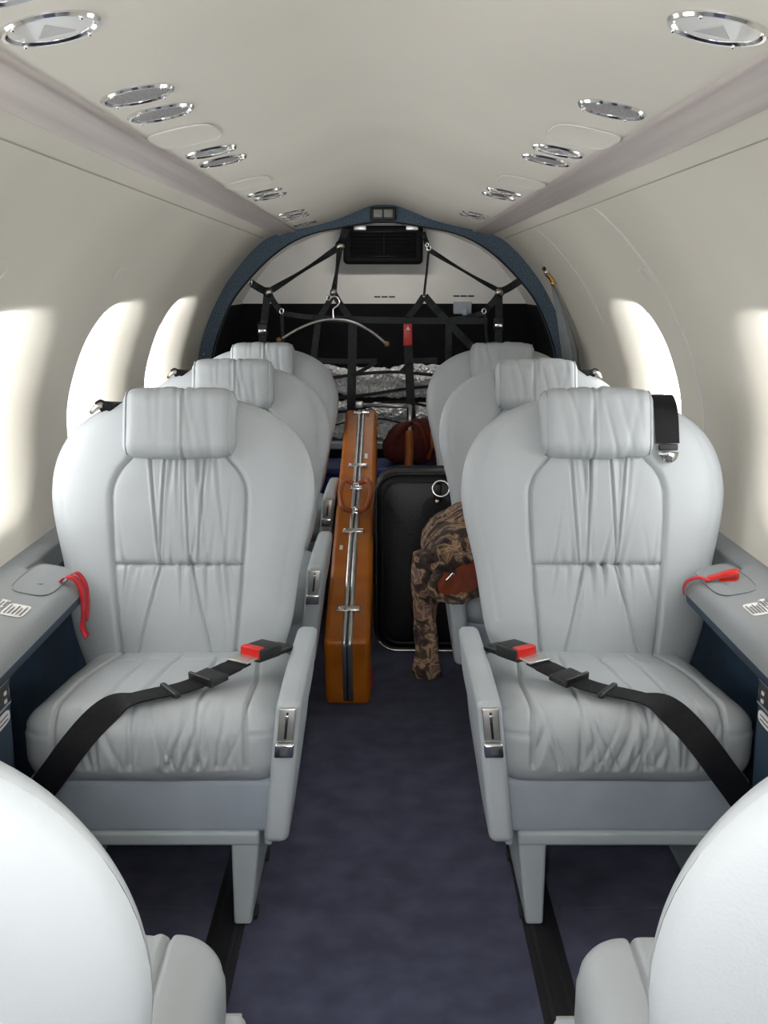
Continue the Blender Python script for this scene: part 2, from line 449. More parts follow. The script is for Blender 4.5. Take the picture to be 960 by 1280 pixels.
# side ledges with dark navy lower panels
LEDGE = [(0.772, 0.600), (0.765, 0.590), (0.735, 0.581), (0.70, 0.572), (0.665, 0.565), (0.640, 0.560), (0.626, 0.553), (0.618, 0.542), (0.617, 0.530)]
LIP = [(0.617, 0.530), (0.619, 0.515), (0.624, 0.508), (0.640, 0.506), (0.735, 0.506)]
REC = [(0.30, 1.05), (1.76, 2.44), (2.65, 3.33), (3.54, 4.22)]        # leg-room recesses beside the seats
for sx, wo, nm in ((-1, wl, 'left'), (1, wr, 'right')):
    y_s = Y_FRONT
    yl = [y_s]
    while yl[-1] < Y_ARCH+.02: yl.append(yl[-1]+.01)
    def notch(y):
        m_ = 0
        for c0, c1 in ((.36, .72), (2.09, 2.46), (2.98, 3.35), (3.87, 4.24)):
            if c0 < y < c1: m_ = max(m_, min(1, (y-c0)/.03, (c1-y)/.03))
        return m_*m_*(3-2*m_)
    def sweep(prof):
        V_ = [(sx*(x + max(0, .735-x)*notch(y)), y, z) for y in yl for x, z in prof]; n_ = len(prof)
        return V_, [(i*n_+j, i*n_+j+1, (i+1)*n_+j+1, (i+1)*n_+j) for i in range(len(yl)-1) for j in range(n_-1)]
    lo = struct(mk('trim_%d' % (3 if sx < 0 else 4), *sweep(LEDGE), 'ledge'),
                'grey moulded ledge under the windows, %s side' % ('twin window' if sx < 0 else 'single window'))
    mk('lip', *sweep(LIP), 'navy_panel', lo)
    # lower side panel: flush part and recesses
    def px_at(y):
        d = 0.0
        for a, b in REC:
            if a-0.06 < y < b+0.06:
                t = min((y-a+0.06)/0.07, (b+0.06-y)/0.07, 1.0); d = max(d, 0.10*(3*t*t-2*t**3))
        return 0.634 + d
    ys = [y_s]
    while ys[-1] < Y_ARCH: ys.append(ys[-1]+0.02)
    V = [(sx*(px_at(y)+dx), y, z) for y in ys for dx, z in ((0.0, 0.0), (0.0, 0.25), (0.0, 0.509))]
    Fc = [(i*3+j, i*3+j+1, i*3+j+4, i*3+j+3) for i in range(len(ys)-1) for j in range(2)]
    mk('lower_panel', V, Fc, 'navy_panel', wo)
# rear compartment: dark liner, white upper panel, black lower panel
liner = [(0.60, 0.0), (0.70, 0.45), (0.76, 0.75), (0.755, 0.94), (0.70, 1.06), (0.64, 1.15), (0.55, 1.26), (0.45, 1.33), (0.3, 1.39), (0.1, 1.43), (0, 1.44)]
lp = [(-x, z) for x, z in liner] + [(x, z) for x, z in reversed(liner[:-1])]
struct(mk('wall_hold', *extrude_profile(lp, [Y_ARCH+0.04, Y_BACK]), 'white_panel', smooth=True), 'pale liner of the rear luggage bay')
wb = struct(mk('wall_back', *box(-0.80, 0.80, Y_BACK, Y_BACK+0.03, 1.055, 1.50), 'white_panel', smooth=False), 'white upper panel of the rear bulkhead')
mk('lower_panel', *box(-0.80, 0.80, Y_BACK-0.012, Y_BACK+0.03, 0.0, 1.055), 'hold_black', wb, smooth=False)
for u, v in ((480, 371), (579, 370)):
    p0 = atY(u, v, Y_BACK-0.001)
    for q in range(3):
        mk('placard_text', *box(p0.x-0.052+q*0.036, p0.x-0.052+q*0.036+0.03, Y_BACK-0.003, Y_BACK, p0.z-0.0035, p0.z+0.0035), 'ink', wb, smooth=False)
for sx in (-1, 1):
    lin = MB()
    seg = [(0.62, 0.0), (0.71, 0.45), (0.768, 0.75), (0.765, 0.90), (0.735, 0.99), (0.702, 1.055)]
    lin.add(extrude_profile([(sx*(x-0.012), z) for x, z in seg], [Y_ARCH+0.05, Y_BACK-0.012]))
    lin.build('side_liner', 'hold_black', wb)
# blue arch frame
ARCH_IN = [(463, 278), (420, 285), (392, 291), (365, 302), (338, 321), (311, 348), (288, 378), (273, 413), (264, 446)]
inner = []
for u, v in ARCH_IN:
    q = atY(u, v, Y_ARCH); inner.append((-q.x, q.z))
inner = [(0.0, inner[0][1]+0.001)] + inner + [(0.728, 0.74), (0.722, 0.60), (0.66, 0.30), (0.62, 0.0)]
outer = [(x, z) for x, z in ceil_pts[::3]] + [(x, z) for x, z in wall_pts[::4]] + [(0.74, 0.45), (0.71, 0.2), (0.70, 0.0)]
def resample(P, n):
    d = [0]
    for a, b in zip(P, P[1:]): d.append(d[-1]+math.hypot(b[0]-a[0], b[1]-a[1]))
    out = []
    for i in range(n):
        t = d[-1]*i/(n-1)
        for j in range(len(P)-1):
            if t <= d[j+1]+1e-9:
                f = (t-d[j])/(d[j+1]-d[j]) if d[j+1] > d[j] else 0
                out.append((P[j][0]+(P[j+1][0]-P[j][0])*f, P[j][1]+(P[j+1][1]-P[j][1])*f)); break
    return out
inn_s = [(q.x, q.y) for q in spline([Vector((a, b, 0)) for a, b in inner], 5)]
A = resample(inn_s, 50); B = resample(outer, 50)
A = [(-x, z) for x, z in reversed(A)] + A[1:]; B = [(-x, z) for x, z in reversed(B)] + B[1:]
V, Fc = [], []; n = len(A)
def lerp(a, b, t): return (a[0]+(b[0]-a[0])*t, a[1]+(b[1]-a[1])*t)
sect = [(1.02, Y_ARCH+0.0), (0.06, Y_ARCH+0.0), (0.0, Y_ARCH+0.006), (0.0, Y_ARCH+0.055), (0.06, Y_ARCH+0.06), (1.02, Y_ARCH+0.06)]
for i in range(n):
    for t, y in sect:
        q = lerp(A[i], B[i], t); V.append((q[0], y, q[1]))
for i in range(n-1):
    for j in range(5): Fc.append((i*6+j, i*6+j+1, (i+1)*6+j+1, (i+1)*6+j))
arch = struct(sharp(mk('trim_5', V, Fc, 'arch_blue'), 40), 'speckled blue arch frame around the luggage bay')
# dark gasket along the inner edge
mk('gasket', *tube([(x, Y_ARCH+0.004, z) for x, z in A[4:-4]], 0.0045, 6), 'black_rubber', arch)
for sx in (-1, 1):
    mk('screw', *sphere((sx*0.755, Y_ARCH-0.001, 0.862), 0.006), 'chrome', arch)

# ================================================================== SEATS
NG = 96
BW = smooth_table([(-0.03, .195), (0.0, .205), (.09, .236), (.21, .255), (.33, .281), (.40, .284), (.46, .270), (.51, .240), (.545, .195), (.568, .145), (.582, .09)])
PW = smooth_table([(-0.03, .112), (0.0, .118), (.2, .136), (.35, .143), (.39, .139), (.42, .124), (.443, .104), (.47, .092), (.52, .088), (.582, .07)])
BL, BT0 = 0.582, -0.03
T_TOP, T_MID = 0.448, 0.218
rg = random.Random(3)
def make_gathers(seed):
    g = random.Random(seed); out = []
    for i in range(9):   # from the top of the upper panel
        out.append((g.uniform(-.085, .085), T_TOP, -1, g.uniform(-.12, .12), g.uniform(.03, .12), g.uniform(.0015, .0035), g.uniform(.0035, .007)))
    for i in range(10):  # up from the middle seam
        out.append((g.uniform(-.12, .12), T_MID, 1, g.uniform(-.25, .25), g.uniform(.015, .06), g.uniform(.001, .003), g.uniform(.004, .008)))
    for i in range(14):  # down from the middle seam
        x = g.uniform(-.12, .12)
        out.append((x, T_MID, -1, x*-1.6+g.uniform(-.1, .1), g.uniform(.02, .09), g.uniform(.0015, .0035), g.uniform(.004, .008)))
    for x, k in ((-.055, -.06), (-.012, .05), (.03, -.04), (.062, .1)):   # long darts
        out.append((x, T_TOP, -1, k, .5, .0034, .0030))
    for x, k in ((-.03, .22), (.035, -.26)):
        out.append((x, T_MID, -1, k, .5, .0034, .0030))
    return out
def back_front(x, t, W, Pw, G):
    s = abs(x)/W
    e = max(0.0, 1-min(1, s)**4)
    tt = max(0.0, min(1, (t-0.30)/(BL-0.30)))
    h = 0.052*math.sqrt(e)*math.sqrt(max(0, 1-tt**6)) * (0.72+0.28*min(1, (t+0.03)/0.12))
    # bolsters stand proud of the panel, panel pillowed
    d = abs(x)-Pw
    if t < T_TOP+0.03:
        h -= 0.009*math.exp(-(d/0.0036)**2)
    if d < 0:
        if T_MID < t < T_TOP:
            yy = (t-T_MID)/(T_TOP-T_MID); h += 0.010*math.sqrt(max(0, 1-(x/Pw)**2))*math.sqrt(max(0, 4*yy*(1-yy)))-0.004
        elif t <= T_MID:
            yy = (T_MID-t)/0.26; h += 0.012*math.sqrt(max(0, 1-(x/Pw)**2))*math.sqrt(max(0, min(1, 4*yy*(1-yy)+0.05)))-0.004
        h -= 0.007*math.exp(-((t-T_MID)/0.0038)**2)
        edge = min(1, -d/0.012)
        for gx, t0, sg, k, ln, dep, wd in G:
            q = (t-t0)*sg
            if q < -0.002: continue
            if sg < 0 and t0 == T_TOP and t < T_MID: continue
            xx = x-gx-k*(t-t0)
            if abs(xx) < wd*3.4:
                h -= edge*dep*(1.75*math.exp(-(xx/(wd*.8))**2)-.75*math.exp(-((xx-wd*1.5)/(wd*.9))**2))*math.exp(-q/ln)
    # stitched line parallel to the outer edge
    if t > 0.1:
        h -= 0.0018*math.exp(-(((W-abs(x))-0.030)/0.0028)**2)
    h += 0.0016*noise.noise(Vector((x*14, t*14, 3.1)))
    return h
def back_rear(x, t, W):
    s = min(1, abs(x)/W); tt = max(0.0, min(1, (t-0.25)/(BL-0.25)))
    h = 0.060*math.sqrt(max(0, 1-s**3.2))*math.sqrt(max(0, 1-tt**5))
    h -= 0.0020*math.exp(-(((W-abs(x))-0.075)/0.0035)**2)
    return h
REC_A = R(15.0); B_Y, B_Z = 0.455, 0.345
BU = Vector((0, math.sin(REC_A), math.cos(REC_A))); BN = Vector((0, -math.cos(REC_A), math.sin(REC_A)))
def back_pt(x, t, h): return Vector((x, B_Y, B_Z)) + BU*t + BN*h
def cosspace(n, a=0.75):
    out = []
    for i in range(n+1):
        u = -1+2*i/n; c = math.sin(u*math.pi/2); out.append(u*(1-a)+c*a)
    return out
def make_back(parent, mir, seed, dx):
    G = make_gathers(seed)
    # columns conform to the panel seam: 30 per bolster, 60 in the panel
    ts = [BT0 + (T_MID-BT0)*i/52 for i in range(52)] + [T_MID + (T_TOP-T_MID)*i/48 for i in range(48)]
    ts += [T_TOP + (BL-T_TOP)*math.sin(math.pi/2*i/26) for i in range(27)]
    bol = [math.sin(math.pi/2*i/26) for i in range(27)]      # 0..1 outer-dense
    NP = 140
    rows = []
    for t in ts:
        W, Pw = interp(BW, t), interp(PW, t)
        xs = [-(Pw+(W-Pw)*b) for b in reversed(bol)] + [-Pw+2*Pw*i/NP for i in range(1, NP)] + [Pw+(W-Pw)*b for b in bol]
        rows.append([back_pt(x+dx, t, back_front(x, t, W, Pw, G)) for x in xs])
    nb = len(bol)-1; nc = len(rows[0]); lo, hi = nb, nc-1-nb
    i_mid, i_top = 52, 100
    parts = {'b': [], 'u': [], 'l': []}
    for i in range(len(ts)-1):
        for j in range(nc-1):
            key = 'b'
            if lo <= j < hi:
                if i < i_mid: key = 'l'
                elif i < i_top: key = 'u'
            a = i*nc+j; parts[key].append((a, a+1, a+nc+1, a+nc))
    flat = [tuple(p) for r in rows for p in r]
    def sub(fs):
        mp, V = {}, []
        out = []
        for f in fs:
            g = []
            for i in f:
                if i not in mp: mp[i] = len(V); V.append(flat[i])
                g.append(mp[i])
            out.append(tuple(g))
        return V, out
    b = mk('backrest', *sub(parts['b']), 'leather', parent, mir=mir)
    mk('upper_panel', *sub(parts['u']), 'leather_panel', b, mir=mir)
    mk('lower_panel', *sub(parts['l']), 'leather_panel', b, mir=mir)
    # rear shell
    t2 = [BT0 + (BL-BT0)*math.sin(math.pi/2*i/34) for i in range(35)]
    xs = cosspace(44)
    V = [tuple(back_pt(x*interp(BW, t)+dx, t, -back_rear(x*interp(BW, t), t, interp(BW, t)))) for t in t2 for x in xs]
    n = len(xs); Fc = [(i*n+j, (i+1)*n+j, (i+1)*n+j+1, i*n+j+1) for i in range(len(t2)-1) for j in range(n-1)]
    mk('back_shell', V, Fc, 'leather', b, mir=mir)
    # headrest pillow over the top edge
    g = random.Random(seed+50)
    wr_ = [(g.uniform(-.1, .1), g.uniform(-.4, .4), g.uniform(.0008, .0026), g.uniform(.004, .008), g.uniform(-1, 1)) for _ in range(9)]
    sxo = g.choice((-.012, .014))
    def hd(p, nn):
        d = 0.006*(1-(p.x/.12)**2)
        if nn.y < 0.3 or nn.z > 0:
            d -= 0.003*math.exp(-((p.x-sxo)/0.0028)**2)
            d += 0.0014*math.exp(-((p.x-sxo-0.006)/0.003)**2)
            for x0, k, dep, wd, q in wr_:
                xx = p.x-x0-k*p.z*0.7
                d -= 1.6*dep*math.exp(-(xx/wd)**2)*max(0, 0.5-q*p.z/0.14)
        if nn.z > 0.5: d += 0.002*noise.noise(Vector((p.x*40, p.y*30, seed)))
        d += 0.0015*noise.noise(Vector((p.x*25, p.z*25, seed+4)))
        return d
    V, Fc = rbox((.121, .048, .072), .030, (52, 4, 18), 7, hd)
    M = Matrix.Translation(back_pt(dx, 0.519, 0.034)) @ Matrix.Rotation(-REC_A, 4, 'X')
    hr = mk('headrest', [tuple(M @ Vector(v)) for v in V], Fc, 'leather', parent, mir=mir)
    # piping around the two pillow ends
    for sx in (-1, 1):
        loop = []
        for cy_, cz_, a0 in ((.0185, .0425, 0), (-.0185, .0425, 90), (-.0185, -.0425, 180), (.0185, -.0425, 270)):
            loop += [M @ Vector((sx*.1105, cy_+.0245*math.cos(R(a0+15*i)), cz_+.0245*math.sin(R(a0+15*i)))) for i in range(7)]
        mk('piping', *tube(loop, 0.0022, 6, True), 'leather', hr, mir=mir)
    return b
C_HX, C_HY, C_HZ = 0.231, 0.25, 0.072
def cush_shape(p):
    y = p[1]
    f = (y+C_HY)/(2*C_HY)
    z = p[2]
    if z > 0: z = z - 0.058*max(0, f-0.06)
    else: z = z - 0.035*f
    return (p[0], y, z)
def cush_top(x, y):
    """height of the cushion top at local x (from its centre), y from the front edge"""
    q = max(0, 1-(x/C_HX)**2)*max(0, 1-((y-C_HY)/C_HY)**2)
    f = y/(2*C_HY)
    rr = 0.055
    drop = 0.0
    if y < rr: drop = rr-math.sqrt(max(0, rr*rr-(rr-y)**2))
    ex = C_HX-abs(x)
    if ex < rr: drop = max(drop, rr-math.sqrt(max(0, rr*rr-(rr-ex)**2)))
    return 0.355 + C_HZ + 0.014*q - 0.058*max(0, f-.06) - drop
def make_cushion(parent, mir, seed, dx):
    g = random.Random(seed+9)
    gat = [(g.uniform(-.155, .155), g.uniform(-.5, .5), g.uniform(.0015, .0042), g.uniform(.0035, .009)) for _ in range(26)]
    darts = [(-.07, .10), (.02, -.12), (.085, -.06)]
    def cdsp(p, nn):
        q = max(0, 1-(p.x/C_HX)**2)*max(0, 1-(p.y/C_HY)**2)
        d = 0.014*q if nn.z > 0.2 else 0.0
        if nn.y < -0.2: d += 0.010*(1-(p.x/C_HX)**2)*max(0, 1-(p.z/C_HZ)**2)
        vis = nn.z > -0.2
        if vis:
            sxx = 0.166 - (0.03*max(0, (p.y+.05)/.3))
            d -= 0.008*math.exp(-((abs(p.x)-sxx)/0.0036)**2)
            # seam across the corner of the box side
            if abs(p.x) > 0.166: d -= 0.003*math.exp(-((p.z-0.030)/0.0035)**2)*(1 if nn.y < -0.1 else 0)
            # cross seam on the top, two thirds back
            if nn.z > .5: d -= 0.004*math.exp(-((p.y-0.085)/0.005)**2)*(1 if abs(p.x) < sxx else 0)
            if abs(p.x) < 0.166:
                fr = max(0, min(1, (-p.y-0.13)/0.12))      # towards the front
                down = max(0, (C_HZ-p.z)/(2*C_HZ))
                for x0, k, dep, wd in gat:
                    xx = p.x-x0-k*(p.z-.02)-0.15*k*(p.y+C_HY)
                    d -= dep*(1.7*math.exp(-(xx/(wd*.8))**2)-.7*math.exp(-((xx-wd*1.5)/wd)**2))*fr*(0.2+1.1*down)
                for x0, k in darts:
                    xx = p.x-x0-k*(p.y)*0.5
                    d -= 0.0050*math.exp(-(xx/.0042)**2)*max(0, min(1, (0.16-p.y)/.05))
        d += 0.002*noise.noise(Vector((p.x*10, p.y*10, p.z*10+seed)))
        return d
    V, Fc = rbox((C_HX, C_HY, C_HZ), .055, (150, 70, 14), 9, cdsp)
    V = [cush_shape(v) for v in V]
    V = [(x+dx, y+C_HY, z+0.355) for x, y, z in V]
    return mk('seat_cushion', V, Fc, 'leather_panel', parent, mir=mir)
def make_seat(name, mir, seed):
    """seat with its aisle side at local -x (mir=+1) ; y=0 is the cushion front edge"""
    root = empty(name)
    BDX, CDX = 0.012, -0.017
    make_back(root, mir, seed, BDX)
    make_cushion(root, mir, seed, CDX)
    # base: kick panel, front rail, legs
    kp = rbox((.222, .20, .052), .012, (2, 2, 2), 3, None, (-.012, .222, .240))
    mk('kick_panel', *kp, 'kick_panel', root, mir=mir)
    V, Fc = bbox(-.202, .205, .015, .06, .166, .193, .007, 3)
    sharp(mk('front_rail', V, Fc, 'seat_metal', root, mir=mir), 50)
    V, Fc = bbox(-.202, .205, .36, .40, .166, .193, .007, 3)
    sharp(mk('rear_rail', V, Fc, 'seat_metal', root, mir=mir), 50)
    for x0 in (-.202, .150):
        V, Fc = rbox((.026, .19, .0855), .006, (1, 1, 4), 3, None, (x0+.026, .208, .0845))
        out = []
        for x, y, z in V:     # the leg tapers to the foot; its back edge slopes
            f = 1-min(1, max(0, z/.175))
            if x0 < 0: x = x + (0.020*f if x < x0+.026 else 0.0)
            else: x = x - (0.020*f if x > x0+.026 else 0.0)
            y = y - (0.10*f if y > .2 else 0.0) + (0.004*f if y < .2 else 0.0)
            out.append((x, y, z+0.006))
        lg = sharp(mk('leg', out, Fc, 'seat_metal', root, mir=mir), 50)
        for yy in (0.06, 0.26):
            mk('track_foot', *bbox(x0+.012, x0+.042, yy-.018, yy+.018, .0035, .014, .002), 'black_plastic', lg, mir=mir)
    # side skirt between leg and cushion
    mk('side_skirt', *bbox(-.222, -.208, .03, .40, .16, .31, .004), 'seat_metal', root, mir=mir)
    # armrest, folded down beside the cushion and leaning towards the aisle at its top
    V, Fc = rbox((.0215, .235, .132), .014, (2, 8, 6), 4)
    out = []
    for x, y, z in V:
        f = (z+.132)/.264
        yy = y + 0.215
        zz = z + 0.322 - (0.016*max(0, (y+.05)/.28) if z > 0 else 0) + (0.03*max(0, (y+.1)/.3) if z < 0 else 0)
        out.append((x - 0.234 - 0.028*f, yy, zz))
    arm = mk('armrest', out, Fc, 'armrest_vinyl', root, mir=mir)
    sx_ = lambda z: -0.234 - 0.028*((z-.19)/.264)
    # lever plate on the front end
    for z0, z1, nm, m_, y0, hw in ((.385, .446, 'lever_plate', 'satin_metal', -.0225, .0145),):
        V, Fc = rbox((hw, .004, (z1-z0)/2), .0025, (1, 1, 2), 2)
        V = [(x + sx_((z0+z1)/2+z), y+y0, z+(z0+z1)/2) for x, y, z in V]
        pl = sharp(mk(nm, V, Fc, m_, arm, mir=mir), 40)
    V, Fc = rbox((.0022, .0022, .024), .001, (1, 1, 1), 2)
    mk('slot', [(x+sx_(.415+z), y-.0266, z+.415) for x, y, z in V], Fc, 'black_plastic', arm, mir=mir)
    V, Fc = rbox((.0028, .005, .006), .002, (1, 1, 1), 2)
    mk('lever', [(x+sx_(.432+z), y-.029, z+.430) for x, y, z in V], Fc, 'chrome', arm, mir=mir)
    V, Fc = rbox((.0165, .009, .013), .004, (1, 1, 1), 3)
    mk('lever_cap', [(x+sx_(.372+z), y-.0235, z+.370) for x, y, z in V], Fc, 'chrome', arm, mir=mir)
    return root
def lap_belt(root, mir, dx=-0.017):
    # buckle at the aisle rear corner, webbing over the cushion to the outer front corner
    path = [(-.135, .195), (-.105, .148), (-.072, .108), (-.04, .080), (-.005, .056), (.03, .038), (.062, .024)]
    pts = [Vector((x+dx, y, cush_top(x, y)+.012)) for x, y in path]
    pts[0].z += .020; pts[1].z += .012; pts[2].z += .004
    pts += [Vector((.095+dx, -.002, .408)), Vector((.125+dx, -.026, .375)), Vector((.155+dx, -.034, .335)), Vector((.185+dx, -.032, .295)), Vector((.212+dx, -.024, .255))]
    P = spline(pts, 7)
    Ws = []
    for i, q in enumerate(P):
        t = (P[min(i+1, len(P)-1)]-P[max(i-1, 0)]); hz = Vector((-t.y, t.x, 0))
        if hz.length < 1e-4: hz = Vector((.6, .8, 0))
        hz.normalize()
        f = i/len(P)
        if f > .45:
            tgt = Vector((.72, .0, .69))
            hz = hz.lerp(tgt, min(1, (f-.45)/.2)).normalized()
        Ws.append(hz)
    b = mk('lap_belt', *ribbon(P, Ws, .049, .0024), 'webbing', root, mir=mir)
    sharp(b, 30)
    def frame_at(i):
        t = (P[min(i+1, len(P)-1)]-P[max(i-1, 0)]).normalized(); w_ = Vector(Ws[i]); w_ = (w_-t*w_.dot(t)).normalized(); n_ = w_.cross(t)
        if n_.z < 0: n_ = -n_; w_ = -w_
        return Matrix(((t.x, w_.x, n_.x, P[i].x), (t.y, w_.y, n_.y, P[i].y), (t.z, w_.z, n_.z, P[i].z), (0, 0, 0, 1)))
    # doubled webbing and ladder adjuster
    Mf = frame_at(11)
    ad = MB().add(rbox((.022, .030, .006), .003, (1, 1, 1), 2), Mf).build('adjuster', 'black_plastic', b, mir=mir, sh=40)
    MB().add(rbox((.004, .031, .009), .003, (1, 1, 1), 2), Mf @ Matrix.Translation((.02, 0, .004))).build('adjuster_bar', 'black_plastic', b, mir=mir)
    MB().add(rbox((.006, .034, .005), .004, (1, 1, 1), 3), frame_at(24)).build('keeper_bar', 'black_plastic', b, mir=mir)
    MB().add(rbox((.030, .0245, .0028), .001, (1, 1, 1), 1), frame_at(7)).build('doubled_webbing', 'webbing', b, mir=mir)
    Mt = frame_at(1)
    MB().add(rbox((.018, .024, .0022), .0015, (1, 1, 1), 2), Mt @ Matrix.Translation((-.012, 0, .004))).build('tongue', 'satin_metal', b, mir=mir)
    bk = rbox((.034, .025, .0135), .005, (1, 1, 1), 3)
    Mb = Mt @ Matrix.Translation((-.062, .004, .004)) @ Matrix.Rotation(R(-6), 4, 'Y')
    bo = MB().add(bk, Mb).build('belt_buckle', 'black_plastic', root, mir=mir, sh=40)
    MB().add(rbox((.010, .0225, .0115), .003, (1, 1, 1), 2), Mb @ Matrix.Translation((.026, 0, .0035))).build('release_button', 'red_plastic', bo, mir=mir, sh=40)
    MB().add(rbox((.03, .02, .006), .003, (1, 1, 1), 2), Mb @ Matrix.Translation((-.05, 0, -.008))).build('buckle_stalk', 'black_plastic', bo, mir=mir)
def shoulder_strap(root, mir, long):
    x0 = 0.012+0.150
    if long:
        pts = [back_pt(x0, .47, -.115), back_pt(x0, .53, -.085), back_pt(x0, .580, -.035), back_pt(x0, .586, .006), back_pt(x0, .560, .040), back_pt(x0, .53, .052), back_pt(x0, .475, .0575)]
        P = spline(pts, 6)
        b = mk('shoulder_strap', *ribbon(P, (1, 0, 0), .050, .003), 'webbing', root, mir=mir); sharp(b, 30)
        M = Matrix.Translation(back_pt(x0, .466, .062)) @ Matrix.Rotation(-REC_A, 4, 'X')
        mk('strap_stop', *[(lambda V, Fc: ([tuple(M @ Vector(v)) for v in V], Fc))(*rbox((.020, .005, .007), .003, (1, 1, 1), 2))][0], 'black_plastic', b, mir=mir)
        V, Fc = extrude_poly([Vector((.021*math.cos(a), 0, -.010+.024*math.sin(a))) for a in [math.pi+math.pi*i/14 for i in range(15)]], (0, -.003, 0))
        mk('tongue', [tuple(M @ Vector(v)) for v in V], Fc, 'chrome', b, mir=mir)
        V, Fc = bbox(-.007, .007, -.006, -.002, -.030, -.020, .001)
        mk('tongue_slot', [tuple(M @ Vector(v)) for v in V], Fc, 'ink', b, mir=mir)
    else:
        pts = [back_pt(x0-.01, .46, -.12), back_pt(x0-.006, .53, -.075), back_pt(x0, .568, -.012), back_pt(x0+.012, .566, .012), back_pt(x0+.030, .552, .016)]
        P = spline(pts, 6)
        b = mk('shoulder_strap', *ribbon(P, (1, .25, 0), .046, .004), 'webbing', root, mir=mir); sharp(b, 30)
        mk('tongue', *tube([back_pt(x0+.022, .562, .028), back_pt(x0+.04, .556, .020), back_pt(x0+.05, .546, .012)], [.006, .007, .004], 8), 'dull_chrome', b, mir=mir)
SX = 0.435
ROWS = [1.72, 2.61, 3.50]
G_SEAT = 'light grey leather cabin seats'
left0 = make_seat('cabin_seat', -1, 11); right0 = make_seat('cabin_seat', 1, 23)
seats = []
for i, y in enumerate(ROWS):
    for side, proto in ((-1, left0), (1, right0)):
        s = proto if i == 0 else copy_tree(proto)
        s.location = ((-.424, -.434, -.446)[i] if side < 0 else (.441, .438, .434)[i], y, 0); seats.append(s)
def upright(seat, ang, dy, ax, bx=0):
    # seat back of a rearward facing seat stands more upright; its armrest is pushed down
    Mr = Matrix.Translation((bx, B_Y, B_Z)) @ Matrix.Rotation(ang, 4, 'X') @ Matrix.Translation((0, -B_Y+dy, -B_Z))
    for c in seat.children:
        k_ = c.name.split('.')[0]
        if k_ in ('backrest', 'headrest'): c.matrix_local = Mr
        if k_ == 'armrest': c.location = (ax, 0, -.165)
fgL = copy_tree(right0); fgL.location = (-.428, 1.115, 0); fgL.rotation_euler = (0, 0, math.pi)
fgR = copy_tree(left0); fgR.location = (.464, 1.110, 0); fgR.rotation_euler = (0, 0, math.pi)
upright(fgL, R(3), -.03, .02, -.004); upright(fgR, R(4), -.03, -.02, .018)
for s, lb in zip(seats + [fgL, fgR], [
        'light grey leather seat with a lap belt and no hanging shoulder strap',
        'light grey leather seat with a black shoulder strap hanging beside its headrest',
        'light grey leather seat beside the brown case, between two other seats of its row',
        'light grey leather seat with the camouflage jacket on its armrest',
        'light grey leather seat at the luggage net, beside the coat hanger',
        'light grey leather seat at the luggage net, next to the tied grey curtain',
        'smooth-backed light grey leather seat facing the seat without a hanging strap',
        'smooth-backed light grey leather seat facing the seat with a hanging shoulder strap']):
    tag(s, lb, 'seat', G_SEAT)
lap_belt(left0, -1); lap_belt(right0, 1)
shoulder_strap(right0, 1, True); shoulder_strap(left0, -1, False)
shoulder_strap(seats[2], -1, False); shoulder_strap(seats[3], 1, False)

# ================================================================== CEILING FITTINGS
def ceil_frame(x, y):
    """matrix on the ceiling skin, +z pointing down into the cabin"""
    ax = abs(x); z = interp(ceil_pts, ax); e = 0.02
    sl = (interp(ceil_pts, ax+e)-interp(ceil_pts, ax-e))/(2*e)*(1 if x > 0 else -1)
    tx = Vector((1, 0, sl)).normalized(); ty = Vector((0, 1, 0)); tz = tx.cross(ty)   # up
    return Matrix(((tx.x, -ty.x, -tz.x, x), (tx.y, -ty.y, -tz.y, y), (tx.z, -ty.z, -tz.z, z), (0, 0, 0, 1)))
def ring_mesh(r0, r1, h, n=36):
    V, Fc = [], []
    prof = [(r1, -.004), (r1, h*.35), (r1-.002, h), (r0+.003, h), (r0, h*.5), (r0-.001, -.004)]
    for i in range(n):
        a = 2*math.pi*i/n
        for r, z in prof: V.append((r*math.cos(a), r*math.sin(a), z))
    k = len(prof)
    for i in range(n):
        for j in range(k-1):
            Fc.append((i*k+j, ((i+1) % n)*k+j, ((i+1) % n)*k+j+1, i*k+j+1))
    return V, Fc
def ceil_lamp(x, y, kind, label, group):
    M = ceil_frame(x, y)
    nm = 'reading_light' if kind == 'light' else 'ceiling_speaker'
    o = empty(nm, label=label, cat='light' if kind == 'light' else 'speaker', group=group); o.matrix_world = M
    sharp(mk('ring', *ring_mesh(.0385, .0465, .0042), 'chrome', o), 35)
    if kind == 'light':
        mk('lens', *disc(.039, 32, z0=-.003, z1=.0016), 'lens_white', o, smooth=False)
        V, Fc = extrude_poly([Vector((-.018, -.020, .0015)), Vector((.018, -.020, .0015)), Vector((0, .016, .0015))], (0, 0, .0012))
        mk('beam_aperture', V, list(map(lambda f: tuple(reversed(f)), Fc)), 'lens_shade', o, smooth=False)
    else:
        mk('grille', *disc(.039, 32, z0=-.003, z1=.0016), 'grille_grey', o, smooth=False)
    for a in (0.6, 2.2, 3.8, 5.4):
        mk('ring_clip', *sphere((.0425*math.cos(a), .0425*math.sin(a), .0042), .0026, 8, 5), 'chrome', o)
LX = 0.304
